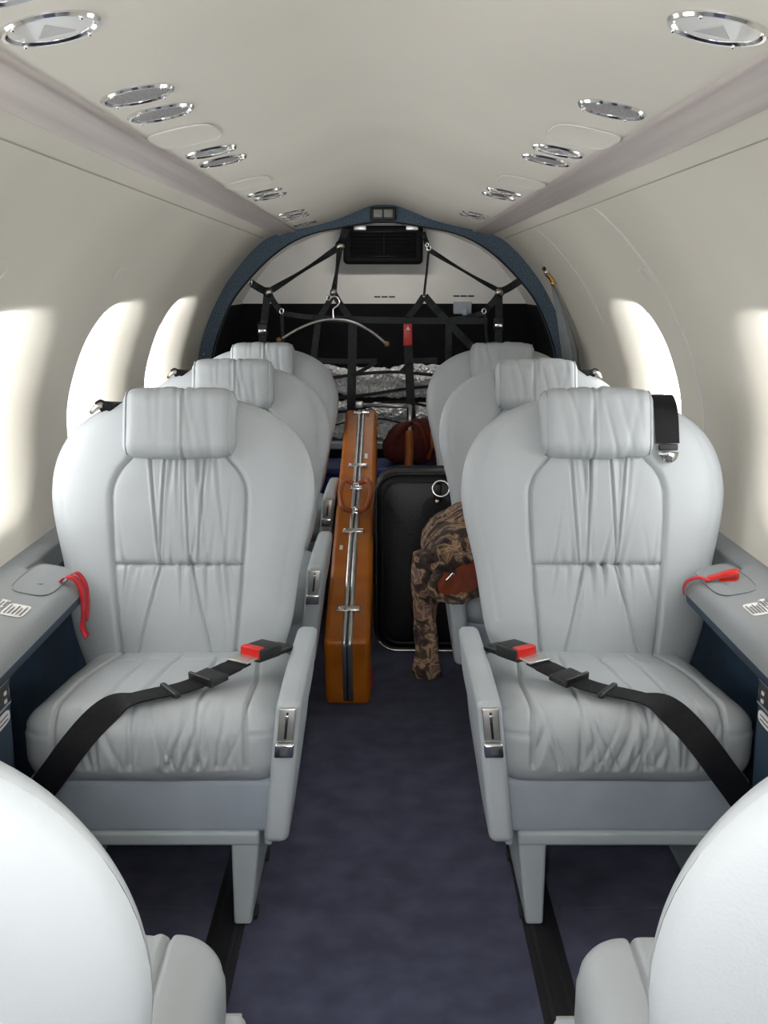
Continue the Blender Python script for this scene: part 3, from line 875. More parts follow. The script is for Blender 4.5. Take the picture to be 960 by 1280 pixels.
for sx, spots in ((-1, [(0.90, 'light'), (1.04, 'light'), (1.39, 'speaker'), (1.53, 'speaker'), (1.96, 'light'), (2.10, 'speaker'), (2.81, 'light'), (2.94, 'speaker'), (3.60, 'light'), (3.74, 'speaker'), (3.84, 'light'), (4.25, 'speaker')]),
                  (1, [(1.04, 'light'), (1.50, 'speaker'), (1.95, 'light'), (2.09, 'speaker'), (2.80, 'light'), (2.93, 'speaker'), (3.67, 'light'), (3.80, 'speaker')])):
    sd = 'twin window side' if sx < 0 else 'curtain side'
    for y, kd in spots:
        if y < 1.0: where = 'forward of the seat seen from behind'
        elif y < 1.2: where = 'above the seat seen from behind'
        elif y < 1.45: where = 'well forward of the first oxygen mask door'
        elif y < 1.6: where = 'next to the first oxygen mask door'
        elif y < 2.2: where = 'between the two oxygen mask doors'
        elif y < 3.2: where = 'aft of the second oxygen mask door'
        elif y < 3.83: where = 'over the rearmost seat'
        elif y < 4.0: where = 'over the rearmost seat, nearer the arch'
        else: where = 'right at the blue arch'
        if kd == 'light': ceil_lamp(sx*LX, y, kd, 'white reading light %s, %s' % (where, sd), 'reading lights in the ceiling')
        else: ceil_lamp(sx*LX, y, kd, 'grey round speaker %s, %s' % (where, sd), 'ceiling speakers')
# oxygen mask doors beside the valances
for sx, ys in ((-1, (1.755, 2.55)), (1, (1.755, 2.52))):
    for y in ys:
        M = ceil_frame(sx*.312, y)
        loop = [Vector((.052*math.copysign(abs(math.cos(a))**.45, math.cos(a)), .085*math.copysign(abs(math.sin(a))**.7, math.sin(a)), 0)) for a in [2*math.pi*i/48 for i in range(48)]]
        o = mk('mask_door', *[(lambda V, Fc: (V, [tuple(reversed(f)) for f in Fc]))(*extrude_poly(loop, (0, 0, .002)))][0], 'ceiling_cream', smooth=False)
        o.matrix_world = M
        tag(o, 'cream oxygen mask door by the valance, %s, %s' % ('twin window side' if sx < 0 else 'curtain side', 'forward one' if y < 2 else 'aft one'), 'hatch', 'oxygen mask doors')
        mk('rim', *tube([p_+Vector((0, 0, .0016)) for p_ in loop], .0017, 6, True), 'paper_white', o)
# wall joints and small oval covers
def wall_curve(sx, pts, r, m_, parent, name):
    mk(name, *tube([wall_point(sx, y, s_of_z(z), -0.0005) for y, z in pts], r, 6), m_, parent)
for sx, wo in ((-1, wl), (1, wr)):
    wall_curve(sx, [(0.2+i*.2, 1.330) for i in range(22)], .0013, 'seam_dark', wo, 'panel_joint')
wall_curve(1, [(2.58, 1.325-.72*i/40) for i in range(41)], .003, 'paper_white', wr, 'panel_joint')
wall_curve(1, [(3.55, 1.325-.30*i/20) for i in range(21)], .002, 'paper_white', wr, 'panel_joint')
wall_curve(-1, [(1.33, 1.325-.70*i/40) for i in range(41)], .003, 'paper_white', wl, 'panel_joint')
for sx, y, z, wo in ((-1, 2.62, 1.172, wl), (1, 2.66, 1.172, wr), (-1, 1.80, 1.17, wl), (1, 1.5, 1.17, wr)):
    s0 = s_of_z(z)
    loop = [wall_point(sx, y+.036*math.copysign(abs(math.cos(a))**.8, math.cos(a)), s0+.020*math.sin(a), -.001) for a in [2*math.pi*i/28 for i in range(28)]]
    o = mk('oval_cover', *tube(loop, .0016, 6, True), 'paper_white', wo)
    inn = [Vector(wall_point(sx, y+.035*math.cos(a), s0+.019*math.sin(a), -.001)) for a in [2*math.pi*i/28 for i in range(28)]]
    mk('cover_plate', [tuple(q) for q in inn], [tuple(range(28)) if sx > 0 else tuple(reversed(range(28)))], 'wall_cream', o)

# ================================================================== LEDGE DETAILS
def ledge_z(x):
    t = sorted(LEDGE); return interp(t, abs(x))
def ledge_loop(sx, xc, yc, hx, hy, n=36, up=.0015, pw=.5):
    out = []
    for i in range(n):
        a = 2*math.pi*i/n
        x = xc+hx*math.copysign(abs(math.cos(a))**pw, math.cos(a)); y = yc+hy*math.copysign(abs(math.sin(a))**pw, math.sin(a))
        out.append(Vector((sx*x, y, ledge_z(x)+up)))
    return out
for sx, tl in ((-1, bpy.data.objects['trim_3']), (1, bpy.data.objects['trim_4'])):
    for yc in (2.06, 2.92, 3.81):
        lp = ledge_loop(sx, .684, yc, .040, .10)
        o = mk('ledge_lid', [tuple(q) for q in lp], [tuple(range(36)) if sx > 0 else tuple(reversed(range(36)))], 'ledge_lid', tl)
        mk('lid_rim', *tube(lp, .0016, 6, True), 'ledge_lid', o)
        xa = ledge_z(.685)
        mk('lid_pull', *bbox(min(sx*.676, sx*.694), max(sx*.676, sx*.694), yc-.035, yc-.028, ledge_z(.685), ledge_z(.685)+.003, .001), 'ledge', o)
    # printed placards near the front of the recess
    for xc, yc, hx, hy, rows_ in ((.672, 1.862, .020, .034, 5), (.704, 1.885, .009, .022, 3)) if sx < 0 else ((.680, 1.865, .016, .034, 5), (.704, 1.885, .007, .024, 3)):
        lp = ledge_loop(sx, xc, yc, hx, hy, up=.001, pw=.35)
        o = mk('placard', [tuple(q) for q in lp], [tuple(range(36)) if sx > 0 else tuple(reversed(range(36)))], 'paper_white', tl, smooth=False)
        for q in range(rows_):
            x_ = xc-hx*.7+hx*1.4*q/(rows_-1)
            V = [(sx*(x_+dx), yc+dy, ledge_z(x_)+.0022) for dx, dy in ((-.0012, -hy*.75), (.0012, -hy*.75), (.0012, hy*(.7-.25*(q % 2))), (-.0012, hy*(.7-.25*(q % 2))))]
            mk('text_line', V, [(0, 1, 2, 3)], 'ink', o, smooth=False)
# control panel and oval label on the flush side panels
for sx, wo in ((-1, wl), (1, wr)):
    o = mk('control_panel', *bbox(min(sx*.630, sx*.642), max(sx*.630, sx*.642), 1.42, 1.685, .462, .503, .003), 'black_plastic', wo)
    mk('panel_bezel', *tube([(sx*.630, y, z) for y, z in ((1.42, .462), (1.685, .462), (1.685, .503), (1.42, .503))], .002, 6, True), 'kick_panel', o)
    for q in range(2):
        mk('marking', *box(min(sx*.6285, sx*.630), max(sx*.6285, sx*.630), 1.660, 1.670, .468+q*.014, .474+q*.014), 'paper_white', o, smooth=False)
        mk('switch', *bbox(min(sx*.624, sx*.632), max(sx*.624, sx*.632), 1.58, 1.61, .467+q*.016, .480+q*.016, .002), 'kick_panel', o)
    lab = [Vector((sx*.634, 1.650+.036*math.copysign(abs(math.cos(a))**.5, math.cos(a)), .440+.011*math.copysign(abs(math.sin(a))**.6, math.sin(a)))) for a in [2*math.pi*i/28 for i in range(28)]]
    l2 = mk('oval_label', *extrude_poly(lab, (-sx*.002, 0, 0)), 'paper_white', wo, smooth=False)
    for q in range(2):
        mk('text_line', *box(min(sx*.631, sx*.632), max(sx*.631, sx*.632), 1.625, 1.675, .435+q*.008, .4365+q*.008), 'ink', l2, smooth=False)
# red pull ribbons
def red_ribbon_left():
    P = spline([(-.650, 2.055, .566), (-.637, 2.06, .575), (-.620, 2.065, .568), (-.611, 2.07, .545), (-.612, 2.08, .50), (-.618, 2.085, .462), (-.610, 2.085, .440)], 6)
    Ws = [(0.25, 1, 0)]*len(P)
    o = mk('pull_ribbon', *ribbon(P, Ws, .020, .0015), 'red_ribbon')
    tag(o, 'crumpled red pull ribbon hanging over the ledge beside the seat', 'ribbon')
    P = spline([(-.645, 2.085, .5665), (-.625, 2.09, .575), (-.610, 2.095, .55), (-.609, 2.10, .51), (-.614, 2.10, .47)], 6)
    mk('loop', *ribbon(P, Ws[:1]*len(P), .014, .0015), 'red_ribbon', o)
def red_ribbon_right():
    P = spline([(.650, 2.07, .5680), (.664, 2.06, .5755), (.684, 2.05, .586), (.702, 2.045, .590), (.705, 2.043, .584), (.700, 2.046, .577), (.674, 2.06, .571)], 6)
    o = mk('pull_ribbon', *ribbon(P, (.25, 1, .25), .022, .0015), 'red_plastic')
    tag(o, 'flat red pull ribbon loop lying on the grey ledge', 'ribbon')
    P = spline([(.652, 2.055, .569), (.636, 2.075, .570), (.618, 2.085, .560), (.611, 2.09, .545), (.612, 2.09, .530)], 6)
    mk('tail', *ribbon(P, (.1, 1, 0), .016, .0015), 'red_ribbon', o)
red_ribbon_left(); red_ribbon_right()

# ================================================================== REAR FITTINGS
# vent box below the arch
vb = empty('vent_unit', (0, 0, 0), label='black slatted ventilation unit high on the white rear panel', cat='vent')
a, b = atY(428, 330, 5.2), atY(528, 287, 5.2)
mk('housing', *bbox(a.x, b.x, 5.20, Y_BACK, a.z, b.z+.02, .02, 4), 'vent_black', vb)
fx0, fx1, fz0, fz1 = a.x+.035, b.x-.035, a.z+.035, b.z-.01
mk('frame', *tube([(fx0, 5.198, fz0), (fx1, 5.198, fz0), (fx1, 5.198, fz1), (fx0, 5.198, fz1)], .006, 6, True), 'black_plastic', vb)
for i in range(7):
    z = fz0 + (fz1-fz0)*(i+.5)/7
    V, Fc = bbox(fx0, fx1, -.008, .008, -.0015, .0015, .001)
    M = Matrix.Translation((0, 5.192, z)) @ Matrix.Rotation(R(35), 4, 'X')
    mk('slat', [tuple(M @ Vector(v)) for v in V], Fc, 'vent_black', vb)
mk('divider', *bbox(-.004, .004, 5.182, 5.20, fz0, fz1, .002), 'vent_black', vb)
# unseen lamp added to brighten the luggage bay, on its roof behind the arch
bl = empty('added_bay_lamp', (0, 4.80, 1.425), label='added lamp brightening the luggage bay, hidden on its roof behind the arch', cat='lamp')
mk('base', *bbox(-.16, .16, -.035, .035, -.010, .012, .005), 'white_panel', bl)
mk('diffuser', *bbox(-.15, .15, -.028, .028, -.022, -.008, .006), 'lens_white', bl)
bd_ = bpy.data.lights.new('added_bay_light', 'AREA'); bd_.shape = 'RECTANGLE'; bd_.size = .28; bd_.size_y = .05; bd_.energy = 1.7; bd_.color = (1, .96, .90)
bo_ = bpy.data.objects.new('added_bay_light', bd_); COL.objects.link(bo_); bo_.parent = bl; bo_.location = (0, 0.0, -.028); bo_.rotation_euler = (R(25), 0, 0)
# small lamp unit on the arch
q = atY(478, 267, Y_ARCH)
lu = empty('arch_lamp', (q.x, Y_ARCH, q.z), label='small twin lens lamp set in the blue arch', cat='lamp')
mk('bezel', *bbox(-.052, .052, -.012, .004, -.028, .026, .006, 3), 'black_plastic', lu)
for sx in (-1, 1):
    mk('lens', *bbox(sx*.021-.018, sx*.021+.018, -.017, -.010, -.016, .016, .003), 'lamp_lens', lu)
# luggage net: webbing, rings, buckles
YN = 4.585
net = empty('luggage_net', (0, YN, 0), label='dark webbing luggage net strapped across the arch', cat='net')
def npx(u, v, dy=0): q = atY(u, v, YN+dy); return Vector((q.x, dy, q.z))
def strap(a, b, w_px, dy=0, twist=False):
    A_, B_ = npx(*a, dy), npx(*b, dy); t = (B_-A_); n_ = 10
    wd = Vector((-t.z, 0, t.x)).normalized(); wm = w_px/F_PX*(YN*.98)
    P, Wd = [], []
    for i in range(n_+1):
        f = i/n_; P.append(A_.lerp(B_, f)+Vector((0, 0.006*math.sin(f*9+a[0]), -.004*math.sin(math.pi*f))))
        tw = math.sin(math.pi*f)*1.15 if twist else 0.0
        Wd.append(tuple(wd*math.cos(tw)+Vector((0, 1, 0))*math.sin(tw)))
    return mk('strap', *ribbon(P, Wd, wm, .004), 'net_strap', net, smooth=False)
def ring_px(u, v, r, name='ring', m_='dull_chrome'):
    q = npx(u, v, -.032)
    return mk(name, *[(lambda V, Fc: ([(x+q.x, -z_+q.y, y_+q.z) for x, y_, z_ in V], Fc))(*disc(r, 20, z0=-.003, z1=.006))][0], m_, net)
def link_px(u, v, r):
    q = npx(u, v, -.006)
    return mk('link', *tube([(q.x+r*math.cos(a), q.y, q.z+1.3*r*math.sin(a)) for a in [2*math.pi*i/16 for i in range(16)]], .0035, 6, True), 'chrome', net)
for a, b, wp, tw in [((312, 353), (334, 365), 9, 0), ((334, 365), (424, 308), 8, 1), ((424, 307), (431, 286), 9, 0), ((424, 308), (416, 366), 7, 1),
                     ((415, 368), (398, 397), 7, 0), ((417, 368), (438, 400), 8, 0), ((333, 366), (326, 430), 9, 0), ((335, 366), (350, 390), 7, 0), ((351, 390), (353, 430), 4, 0),
                     ((350, 391), (400, 397), 6, 0), ((392, 398), (608, 401), 8, 0), ((397, 397), (387, 480), 8, 0), ((440, 400), (437, 565), 11, 0), ((437, 470), (470, 452), 5, 0),
                     ((392, 450), (470, 451), 6, 0), ((508, 398), (515, 565), 11, 0), ((529, 370), (508, 398), 8, 0), ((530, 370), (561, 404), 9, 0), ((560, 403), (559, 470), 8, 0),
                     ((560, 403), (592, 436), 9, 0), ((560, 400), (604, 391), 6, 0), ((535, 312), (529, 370), 3, 0), ((535, 312), (624, 364), 6, 1), ((535, 311), (528, 290), 6, 0),
                     ((624, 365), (650, 350), 9, 0), ((624, 366), (605, 389), 8, 0), ((605, 390), (608, 430), 3, 0), ((623, 366), (622, 432), 9, 0), ((505, 450), (546, 450), 7, 0), ((500, 465), (515, 447), 5, 0), ((330, 450), (400, 450), 6, 0)]:
    strap(a, b, wp, twist=bool(tw))
for u, v, r in ((334, 365, .020), (424, 307, .020), (416, 365, .015), (624, 365, .020), (529, 371, .007)): ring_px(u, v, r)
for u, v, r in ((311, 353, .010), (651, 349, .010), (351, 389, .008), (604, 389, .008), (410, 372, .009), (535, 310, .008), (533, 306, .006)): link_px(u, v, r)
for u, v in ((327, 411), (622, 404)):
    q = npx(u, v, -.008)
    mk('cam_buckle', *bbox(q.x-.020, q.x+.020, q.y-.012, q.y+.008, q.z-.026, q.z+.022, .004), 'black_plastic', net)
    mk('buckle_plate', *bbox(q.x-.016, q.x+.016, q.y-.016, q.y-.010, q.z-.016, q.z-.002, .002), 'chrome', net)
for (u, v), sx in (((449, 284), -1), ((514, 284), 1)):
    q = npx(u, v, -.01)
    mk('anchor_plate', *bbox(q.x-.026, q.x+.026, q.y-.004, q.y+.03, q.z-.012, q.z+.010, .003), 'aluminium', net)
q = npx(509, 418, -.012)
rt = mk('warning_tag', *bbox(q.x-.020, q.x+.018, q.y-.005, q.y+.003, q.z-.047, q.z+.045, .003), 'red_plastic')
rt.location = (0, YN, 0); tag(rt, 'small red warning tag hanging on the luggage net', 'tag')
V = [(q.x-.009, q.y-.006, q.z+.018), (q.x+.009, q.y-.006, q.z+.018), (q.x, q.y-.006, q.z+.036)]
mk('white_mark', V, [(0, 1, 2)], 'paper_white', rt, smooth=False)
# small grey latch on the black rear panel
q = atY(577, 385, Y_BACK-.02)
la = empty('rear_latch', (q.x, Y_BACK-.012, q.z), label='grey latch on the black rear panel', cat='latch')
mk('latch_body', *bbox(-.045, .045, -.03, 0, -.03, .03, .008), 'kick_panel', la); mk('knob', *sphere((.012, -.035, -.022), .018), 'kick_panel', la)
# coat hanger
hg = empty('coat_hanger', (0, 4.54, 0), label='curved metal coat hanger with wooden ball ends on the net', cat='hanger')
def hpx(u, v, dy=0): q = atY(u, v, 4.54+dy); return Vector((q.x, dy, q.z))
arc = spline([hpx(352, 423, -.03), hpx(372, 411, -.02), hpx(395, 402), hpx(416, 399), hpx(440, 403, .01), hpx(462, 414, .02), hpx(482, 430, .03)], 8)
mk('bar', *tube(arc, .0055, 8), 'satin_metal', hg)
mk('hook', *tube(spline([hpx(416, 399), hpx(415.5, 391), hpx(416, 386), hpx(421, 382), hpx(423.5, 377), hpx(420, 371.5), hpx(415, 371), hpx(411, 374)], 6), .004, 8), 'chrome', hg)
for u, v, dy in ((347.5, 425, -.03), (482.5, 430, .03)): mk('ball_end', *sphere(hpx(u, v, dy), .011, 12, 8), 'wood_ball', hg)
# tied curtain in front of the arch, with its hook
cu = empty('tied_curtain', (0.70, 4.17, 0), label='tied grey curtain hanging from a brass hook against the wall', cat='curtain')
V, Fc = [], []; nseg, nz_ = 40, 26
for i in range(nz_+1):
    f = i/nz_
    z = 1.150 - f*.47
    x_in = interp([(0, .638), (.28, .668), (.54, .690), (1, .712)], f); x_out = interp([(0, .650), (.12, .676), (.28, .712), (.54, .752), (.75, .768), (1, .772)], f)
    cx, hw = (x_in+x_out)/2, (x_out-x_in)/2; hd_ = .010+.022*min(1, f*1.6)
    for j in range(nseg):
        a = 2*math.pi*j/nseg; fl_ = 1+.10*math.cos(a*9+f*2)*min(1, f*2)
        V.append((cx-.70+hw*math.cos(a)*fl_, hd_*math.sin(a)*fl_, z))
for i in range(nz_):
    for j in range(nseg): Fc.append((i*nseg+j, (i+1)*nseg+j, (i+1)*nseg+(j+1) % nseg, i*nseg+(j+1) % nseg))
Fc.append(tuple(range(nseg))); Fc.append(tuple(reversed(range(nz_*nseg, (nz_+1)*nseg))))
mk('drape', V, Fc, 'curtain_grey', cu)
def cpx(u, v): q = atY(u, v, 4.10); return Vector((q.x-.70, -.07, q.z))
mk('hook', *tube(spline([cpx(692, 356), cpx(689, 350), cpx(686, 346), cpx(682, 342)], 5), [.009]*16, 8), 'brass', cu)
mk('hook_knob', *sphere(cpx(683, 340), .013), 'dull_chrome', cu); mk('hook_cap', *sphere(cpx(679, 336), .008), 'black_plastic', cu)
mk('hook_tip', *sphere(cpx(691, 354), .011), 'brass', cu)

# ================================================================== LUGGAGE
# --- brown case lying in the aisle, its far end raised on the blue box
BETA = R(16.7); CL, CH, CT = 1.57, 0.22, 0.126
cs = empty('brown_case', (-.100, 2.785, 0.0), label='long brown leather case with aluminium edge strip lying in the aisle', cat='case')
cs.rotation_euler = (BETA, 0, R(-0.4))
# local: y along the case, z up; bottom front corner at origin
g = lambda p, n: .0006*noise.noise(Vector(p)*60)
V, Fc = rbox((CT/2, CL/2, CH/2), .016, (4, 40, 8), 4, g, (0, CL/2, CH/2+.001))
shell = mk('shell', V, Fc, 'case_leather', cs)
# aluminium strip around the joint
def around(off, y0=0, y1=CL):
    r = .018; pts = []
    for cy, cz, a0 in ((r, CH-r, 180), (y1-r, CH-r, 90)):
        for i in range(7):
            a = R(a0-90*i/6); pts.append(Vector((off, cy+(r+.0015)*math.cos(a), cz+(r+.0015)*math.sin(a)+.001)))
    return [Vector((off, -.0015, .02))] + pts + [Vector((off, y1+.0015, .02))]
mk('edge_strip', *ribbon(around(-.007), (1, 0, 0), .012, .004), 'aluminium', cs)
mk('edge_strip', *ribbon(around(.008), (1, 0, 0), .014, .004), 'aluminium', cs)
mk('strip_groove', *ribbon(around(0), (1, 0, 0), .0025, .0055), 'black_plastic', cs)
def y_on_case(v):
    # distance along the top edge seen at picture row v
    best = 0
    for i in range(400):
        y = CL*i/399
        P = Vector((-.1, 2.785 + y*math.cos(BETA)-CH*math.sin(BETA), y*math.sin(BETA)+CH*math.cos(BETA)))
        d = P-Vector((0, 0, CAM_H)); c, s = math.cos(PITCH), math.sin(PITCH)
        vv = 640 - F_PX*(d.y*s+d.z*c)/(d.y*c-d.z*s)
        if vv > v: best = y
    return best
TOPZ = CH+.003
for v in (517, 583, 665, 762):
    y = y_on_case(v)
    la = mk('latch', *bbox(-.034, .034, y-.012, y+.012, TOPZ-.004, TOPZ+.005, .003), 'dull_chrome', cs)
    mk('latch_tab', *bbox(-.006, .032, y-.017, y-.004, TOPZ+.003, TOPZ+.010, .002), 'chrome', la)
    mk('rivet', *sphere((-.026, y, TOPZ+.005), .006, 8, 5), 'chrome', la)
y0, y1 = y_on_case(641), y_on_case(611)
for y in (y0, y1):
    mo = mk('handle_mount', *bbox(-.022, .022, y-.012, y+.012, TOPZ-.004, TOPZ+.006, .003), 'chrome', cs)
    mk('mount_ring', *tube([(.012*math.cos(a), y, TOPZ+.008+.010*math.sin(a)) for a in [2*math.pi*i/14 for i in range(14)]], .003, 6, True), 'chrome', mo)
    for sx in (-1, 1): mk('rivet', *sphere((sx*.016, y, TOPZ+.006), .005, 8, 5), 'chrome', mo)
ym = (y0+y1)/2; hy = (y1-y0)/2
for sx in (-1, 1):
    hp = spline([(sx*.010, y0-.015, TOPZ+.012), (sx*.038, y0-.01, TOPZ+.022), (sx*.050, ym-.3*hy, TOPZ+.030), (sx*.050, ym+.3*hy, TOPZ+.030), (sx*.038, y1+.01, TOPZ+.022), (sx*.010, y1+.015, TOPZ+.012)], 6)
    mk('handle', *tube(hp, .0085, 8), 'tan_leather', cs)
q = y_on_case(570)
mk('sticker', *bbox(.022, .034, q-.02, q+.02, CH+.0005, CH+.002, .0005), 'paper_white', cs)
q = y_on_case(684)
mk('sticker', *bbox(-.040, -.030, q-.016, q+.010, CH+.0005, CH+.002, .0005), 'paper_white', cs)
mk('red_tab', *bbox(CT/2, CT/2+.004, .04, .055, .03, .10, .001), 'red_ribbon', cs)
# --- blue box carrying the case
bb = empty('blue_box', (0, 4.33, 0), label='blue plastic box behind the rear seats under the brown case', cat='box')
mk('body', *bbox(-.31, .31, -.12, .13, .002, .405, .02, 3), 'blue_plastic', bb)
mk('lid', *bbox(-.32, .32, -.13, .14, .395, .427, .010, 3), 'blue_plastic', bb)
# --- black crate and silver foil blinds behind the net
cr_ = empty('cargo_crate', (0, 4.93, 0), label='black cargo crate behind the luggage net', cat='crate')
mk('body', *bbox(-.52, .52, -.24, .24, .002, .445, .02, 3), 'hold_black', cr_)
mk('rim', *bbox(-.53, .53, -.25, .25, .43, .462, .008, 2), 'kick_panel', cr_)
def foil(name, x0, x1, z0, z1, y, th, seed, label, quilt):
    def fd(p, n):
        d = .010*noise.noise(Vector((p.x*18, p.y*18, p.z*30+seed)))
        d += .007*noise.noise(Vector((p.x*45, p.y*45, p.z*60+seed)))
        d += .012*math.sin(p.z*quilt+2.5*noise.noise(Vector((p.x*5, 0, seed)))+p.x*6)
        return d
    V, Fc = rbox(((x1-x0)/2, th/2, (z1-z0)/2), min(th, z1-z0)*.4, (110, 6, 50), 4, fd)
    o = mk(name, V, Fc, 'silver_foil', loc=((x0+x1)/2, y, (z0+z1)/2))
    return tag(o, label, 'window blind', 'silver foil window blinds')
foil('foil_blind', -.30, .33, .478, .640, 4.78, .07, 1.0, 'folded silver foil window blind standing on the crate behind the net', 55)
f2 = foil('foil_blind', -.32, .34, .655, .785, 4.86, .11, 5.0, 'crumpled silver foil window blind on top, with black edge bands', 85)
for k_ in range(2):
    z = -.045+.070*k_
    P = [(x, -.066+.006*math.sin(x*20+k_), z+.018*math.sin(x*7+k_*1.7)+.010*x*10*.3) for x in [-.31+.62*i/30 for i in range(31)]]
    mk('edge_band', *ribbon(P, (0, 0.2, 1), .014, .004), 'black_rubber', f2, smooth=False)
f1 = bpy.data.objects['foil_blind']
P = [(x, -.052, .055+.022*math.sin(x*11+1)) for x in [-.28+.56*i/30 for i in range(31)]]
mk('edge_band', *ribbon(P, (0, 0, 1), .012, .004), 'black_rubber', f1, smooth=False)
P = [(x, -.052, -.03+.035*math.sin(x*9+2.2)) for x in [-.28+.56*i/30 for i in range(31)]]
mk('edge_band', *ribbon(P, (0, 0, 1), .007, .004), 'black_rubber', f1, smooth=False)
# --- folding trolley: bar, upright, wooden grip
YT = 4.40
tr_ = empty('folding_trolley', (0, YT, 0), label='aluminium trolley frame with an orange wooden grip leaning on the maroon bag', cat='trolley')
def tpx(u, v, dy=0): q = atY(u, v, YT+dy); return Vector((q.x, dy, q.z))
mk('crossbar', *tube([tpx(446, 506, .10), tpx(512, 508, .0)], .0085, 8), 'aluminium', tr_)
mk('end_block', *[(lambda c: bbox(c.x-.016, c.x+.016, c.y-.02, c.y+.02, c.z-.014, c.z+.014, .004))(tpx(448, 506, .10))][0], 'aluminium', tr_)
mk('upright', *tube([tpx(512, 508), tpx(511, 545, -.16)], .0075, 8), 'aluminium', tr_)
mk('grip', *tube(spline([tpx(511, 538, -.165), tpx(511, 543, -.170), tpx(510.5, 570, -.205), tpx(509.5, 588, -.222), tpx(509, 600, -.23)], 4), [.009, .012, .015, .016, .017, .0175, .018, .018, .018, .018, .018, .018, .0175, .017, .0165, .016, .012], 12), 'wood_orange', tr_)
# --- maroon bag on the blue box
def bd(p, n): return .014*noise.noise(p*16)+.007*noise.noise(p*40)
V, Fc = rbox((.125, .075, .075), .045, (24, 12, 12), 5, bd)
V = [(x*(1-.25*max(0, z/.075)), y*(1-.3*max(0, z/.075)), z+(.02*math.cos((x-.03)*14) if z > 0 else 0)) for x, y, z in V]
bag = tag(mk('maroon_bag', V, Fc, 'maroon_cloth', loc=(.125, 4.345, .514)), 'maroon cloth bag with tan tag behind the black suitcase', 'bag')
mk('strap', *ribbon(spline([(-.09, -.07, -.02), (-.06, -.078, .05), (-.01, -.07, .088), (.03, -.08, .06), (.055, -.085, -.03)], 6), (1, .2, 0), .02, .004), 'maroon_cloth', bag)
mk('leather_tag', *rbox((.016, .006, .035), .005, (1, 1, 1), 3, None, (.078, -.086, .022)), 'tan_leather', bag)
mk('leather_strap', *ribbon(spline([(.055, -.075, -.06), (.066, -.085, -.02), (.078, -.084, .02)], 6), (1, 0, 0), .012, .004), 'tan_leather', bag)
# --- black suitcase standing across the aisle
su = empty('black_suitcase', (.156, 3.235, 0), label='black leather suitcase with piped edges and a ring, standing in the aisle', cat='suitcase')
su.rotation_euler = (R(-3), 0, R(-1.5))
SWX, SH, ST = .185, .575, .17
def face_loop(hx, z0, z1, r, y, n=8):
    pts = []
    for cx, cz, a0 in ((hx-r, z1-r, 0), (-hx+r, z1-r, 90), (-hx+r, z0+r, 180), (hx-r, z0+r, 270)):
        for i in range(n+1):
            a = R(a0+90*i/n); pts.append(Vector((cx+r*math.cos(a), y, cz+r*math.sin(a))))
    return pts
V, Fc = [], []
secs = [(0.012, .022, .06), (0.003, .008, .066), (0, 0.0, .07), (0, ST, .07), (0.003, ST+.008, .066), (0.012, ST+.012, .06)]
rings = []
for ins, y, r in [(.02, -.006, .055), (.008, -.001, .065), (0, .010, .07), (0, ST-.010, .07), (.008, ST+.001, .065), (.02, ST+.006, .055)]:
    lp = face_loop(SWX-ins, .004+ins, SH-ins, r, y); rings.append(len(V)); V += [tuple(q) for q in lp]
nl = len(face_loop(SWX, 0, SH, .07, 0))
for a, b in zip(rings, rings[1:]):
    for i in range(nl): Fc.append((a+i, b+i, b+(i+1) % nl, a+(i+1) % nl))
# domed front face from shrinking loops
prev = rings[0]
for f, y in ((.9, -.010), (.75, -.014), (.5, -.017), (.25, -.018)):
    st = len(V); lp = face_loop(SWX-.02, .024, SH-.02, .055, 0)
    cz = SH/2+.002
    V += [(q.x*f, y, cz+(q.z-cz)*f) for q in lp]
    for i in range(nl): Fc.append((st+i, prev+i, prev+(i+1) % nl, st+(i+1) % nl))
    prev = st
Fc.append(tuple(prev+i for i in range(nl)))
Fc.append(tuple(reversed([rings[-1]+i for i in range(nl)])))
mk('shell', V, Fc, 'suitcase_black', su)
mk('piping', *tube(face_loop(SWX-.004, .008, SH-.004, .068, .002), .0065, 8, True), 'suitcase_trim', su)
mk('piping', *tube(face_loop(SWX-.024, .030, SH-.026, .055, -.007), .0045, 8, True), 'suitcase_trim', su)
mk('metal_edge', *tube([(q.x, q.y, q.z) for q in face_loop(SWX, .004, SH, .07, -.002)[21:30]], .0028, 8), 'dull_chrome', su)
mk('piping', *tube(face_loop(SWX-.002, .006, SH-.002, .07, ST-.004), .0065, 8, True), 'suitcase_trim', su)
# oval patch, stud and ring
dxp = .008
pat = [Vector((dxp+.050*math.cos(a), -.020, .452+.062*math.sin(a)*(1 if math.sin(a) < 0 else .85))) for a in [2*math.pi*i/32 for i in range(32)]]
mk('leather_patch', *extrude_poly(pat, (0, .006, 0)), 'suitcase_trim', su, smooth=False)
mk('strap', *bbox(-.012+dxp, .014+dxp, -.028, -.012, .485, .545, .004), 'suitcase_trim', su)
mk('stud', *sphere((dxp, -.028, .490), .008), 'chrome', su)
mk('ring', *tube([(dxp+.012+.026*math.cos(a), -.030+.004*math.sin(a), .530+.024*math.sin(a)) for a in [2*math.pi*i/28 for i in range(28)]], .0032, 8, True), 'chrome', su)
# --- camouflage jacket draped over the armrest
jk = empty('camouflage_jacket', (0, 0, 0), label='camouflage jacket with rust lining draped over an armrest', cat='jacket')
def fold(p, n): return .016*noise.noise(p*13)+.007*noise.noise(p*34)+.004*math.sin(p.x*90+p.z*40)
V, Fc = rbox((.085, .19, .048), .040, (26, 40, 14), 5, fold)
V2 = []
for x, y, z in V:
    z2 = z + (.02*math.cos(x*14) if z > 0 else 0) - .25*max(0, -x-.02) + .10*x
    V2.append((x+.187+.035*max(0, z)/.05, y+2.81, z2+.474))
mk('body', V2, Fc, 'camouflage', jk)
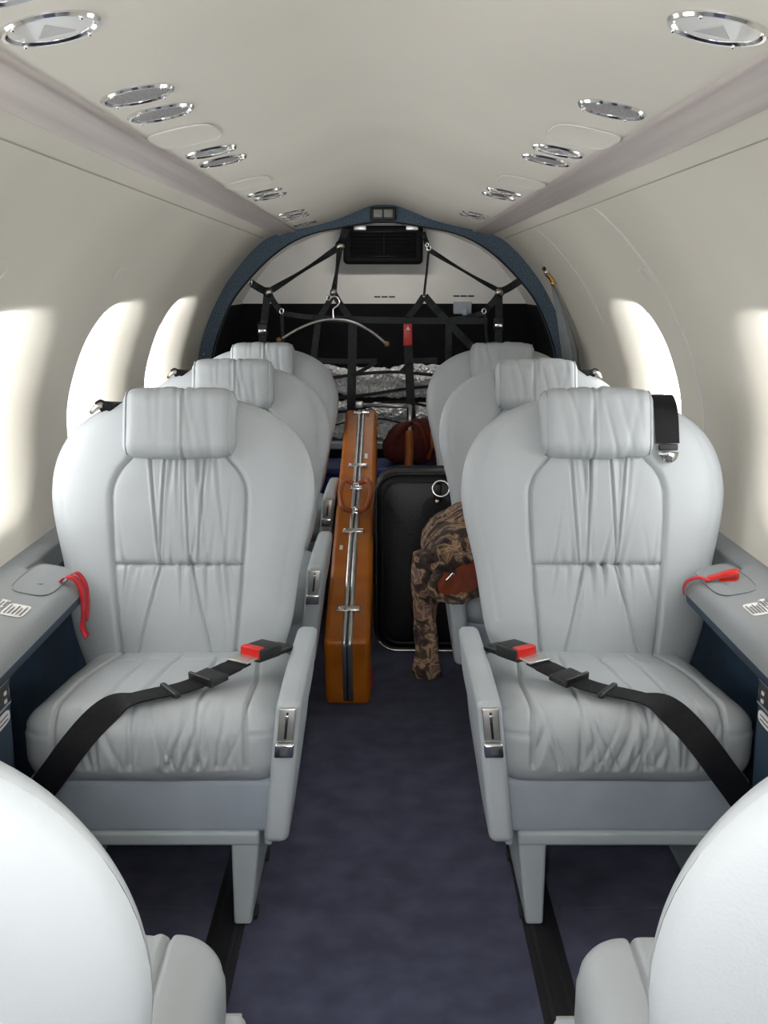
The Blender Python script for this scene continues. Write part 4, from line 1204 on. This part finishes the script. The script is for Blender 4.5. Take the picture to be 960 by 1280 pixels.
# sleeve hanging on the aisle side
secs = [(.118, .480, .034, .05), (.112, .43, .036, .05), (.110, .37, .031, .045), (.112, .31, .029, .042), (.116, .25, .030, .04), (.117, .19, .032, .038), (.118, .145, .035, .036)]
V, Fc = [], []; n = 26
for k_, (x, z, hx, hy_) in enumerate([tuple(q) for q in [(lambda t: (interp([(i, s[0]) for i, s in enumerate(secs)], t), interp([(i, s[1]) for i, s in enumerate(secs)], t), interp([(i, s[2]) for i, s in enumerate(secs)], t), interp([(i, s[3]) for i, s in enumerate(secs)], t)))(j/4) for j in range(25)]]):
    for j in range(n):
        a = 2*math.pi*j/n; f = 1+.30*noise.noise(Vector((math.cos(a)*2, math.sin(a)*2, z*16)))+.09*math.sin(a*5+z*22)
        V.append((x-.006+hx*math.cos(a)*f, 2.640+.55*hy_*math.sin(a)*f+.012*math.sin(z*26), z))
for i in range(24):
    for j in range(n): Fc.append((i*n+j, (i+1)*n+j, (i+1)*n+(j+1) % n, i*n+(j+1) % n))
Fc.append(tuple(range(n))); Fc.append(tuple(reversed(range(24*n, 25*n))))
mk('sleeve', V, Fc, 'camouflage', jk)
# lining flap facing the cabin, with a camouflage hem
def jp(u, v, Y): return atY(u, v, Y)
top = [jp(u, v, Y) for u, v, Y in ((545, 722, 2.572), (552, 710, 2.578), (562, 702, 2.582), (576, 697, 2.585), (592, 690, 2.585), (608, 681, 2.585), (624, 676, 2.585))]
bot = [jp(u, v, Y) for u, v, Y in ((546, 738, 2.568), (553, 744, 2.562), (563, 746, 2.560), (577, 744, 2.558), (592, 739, 2.558), (608, 735, 2.558), (624, 733, 2.558))]
top = spline(top, 4); bot = spline(bot, 4)
V, Fc = [], []; rows_ = 10
for i in range(len(top)):
    for j in range(rows_+1):
        f = j/rows_; q = top[i].lerp(bot[i], f); q = q+Vector((0, -.006*math.sin(math.pi*f)+.010*noise.noise(q*26), 0)); V.append(tuple(q))
for i in range(len(top)-1):
    for j in range(rows_): a = i*(rows_+1)+j; Fc.append((a, a+1, a+rows_+2, a+rows_+1))
nV = len(V); V += [(x, y+.006, z) for x, y, z in V]; Fc += [tuple(reversed([i+nV for i in f])) for f in Fc]
mk('lining', V, Fc, 'lining_rust', jk)
def rough_tube(P, r, amp, sc):
    V, Fc = tube(P, r, 12)
    return [tuple(Vector(v)+Vector((amp*noise.noise(Vector(v)*sc), amp*noise.noise(Vector(v)*sc+Vector((5, 0, 0))), amp*noise.noise(Vector(v)*sc+Vector((0, 9, 0)))))) for v in V], Fc
hem = spline([t_+Vector((-.004, -.004, 0)) for t_ in top[0:9:4]][::-1] + [jp(540, 728, 2.562), jp(539, 738, 2.558), jp(544, 746, 2.554)] + [b_+Vector((0, -.004, -.006)) for b_ in bot[4::4]], 6)
mk('hem', *rough_tube(hem, [.007+.004*min(1, i/10) for i in range(len(hem))], .006, 70), 'camouflage', jk)
col_ = spline([jp(543, 716, 2.58), jp(552, 700, 2.585), jp(566, 692, 2.59), jp(584, 686, 2.595), jp(604, 674, 2.60), jp(624, 668, 2.60)], 8)
mk('collar', *rough_tube(col_, .024, .030, 30), 'camouflage', jk)
mk('zip_pull', *tube(spline([jp(556, 726, 2.545), jp(562, 720, 2.545), jp(565, 716.5, 2.545), jp(567, 719, 2.545)], 4), .0022, 6), 'chrome', jk)
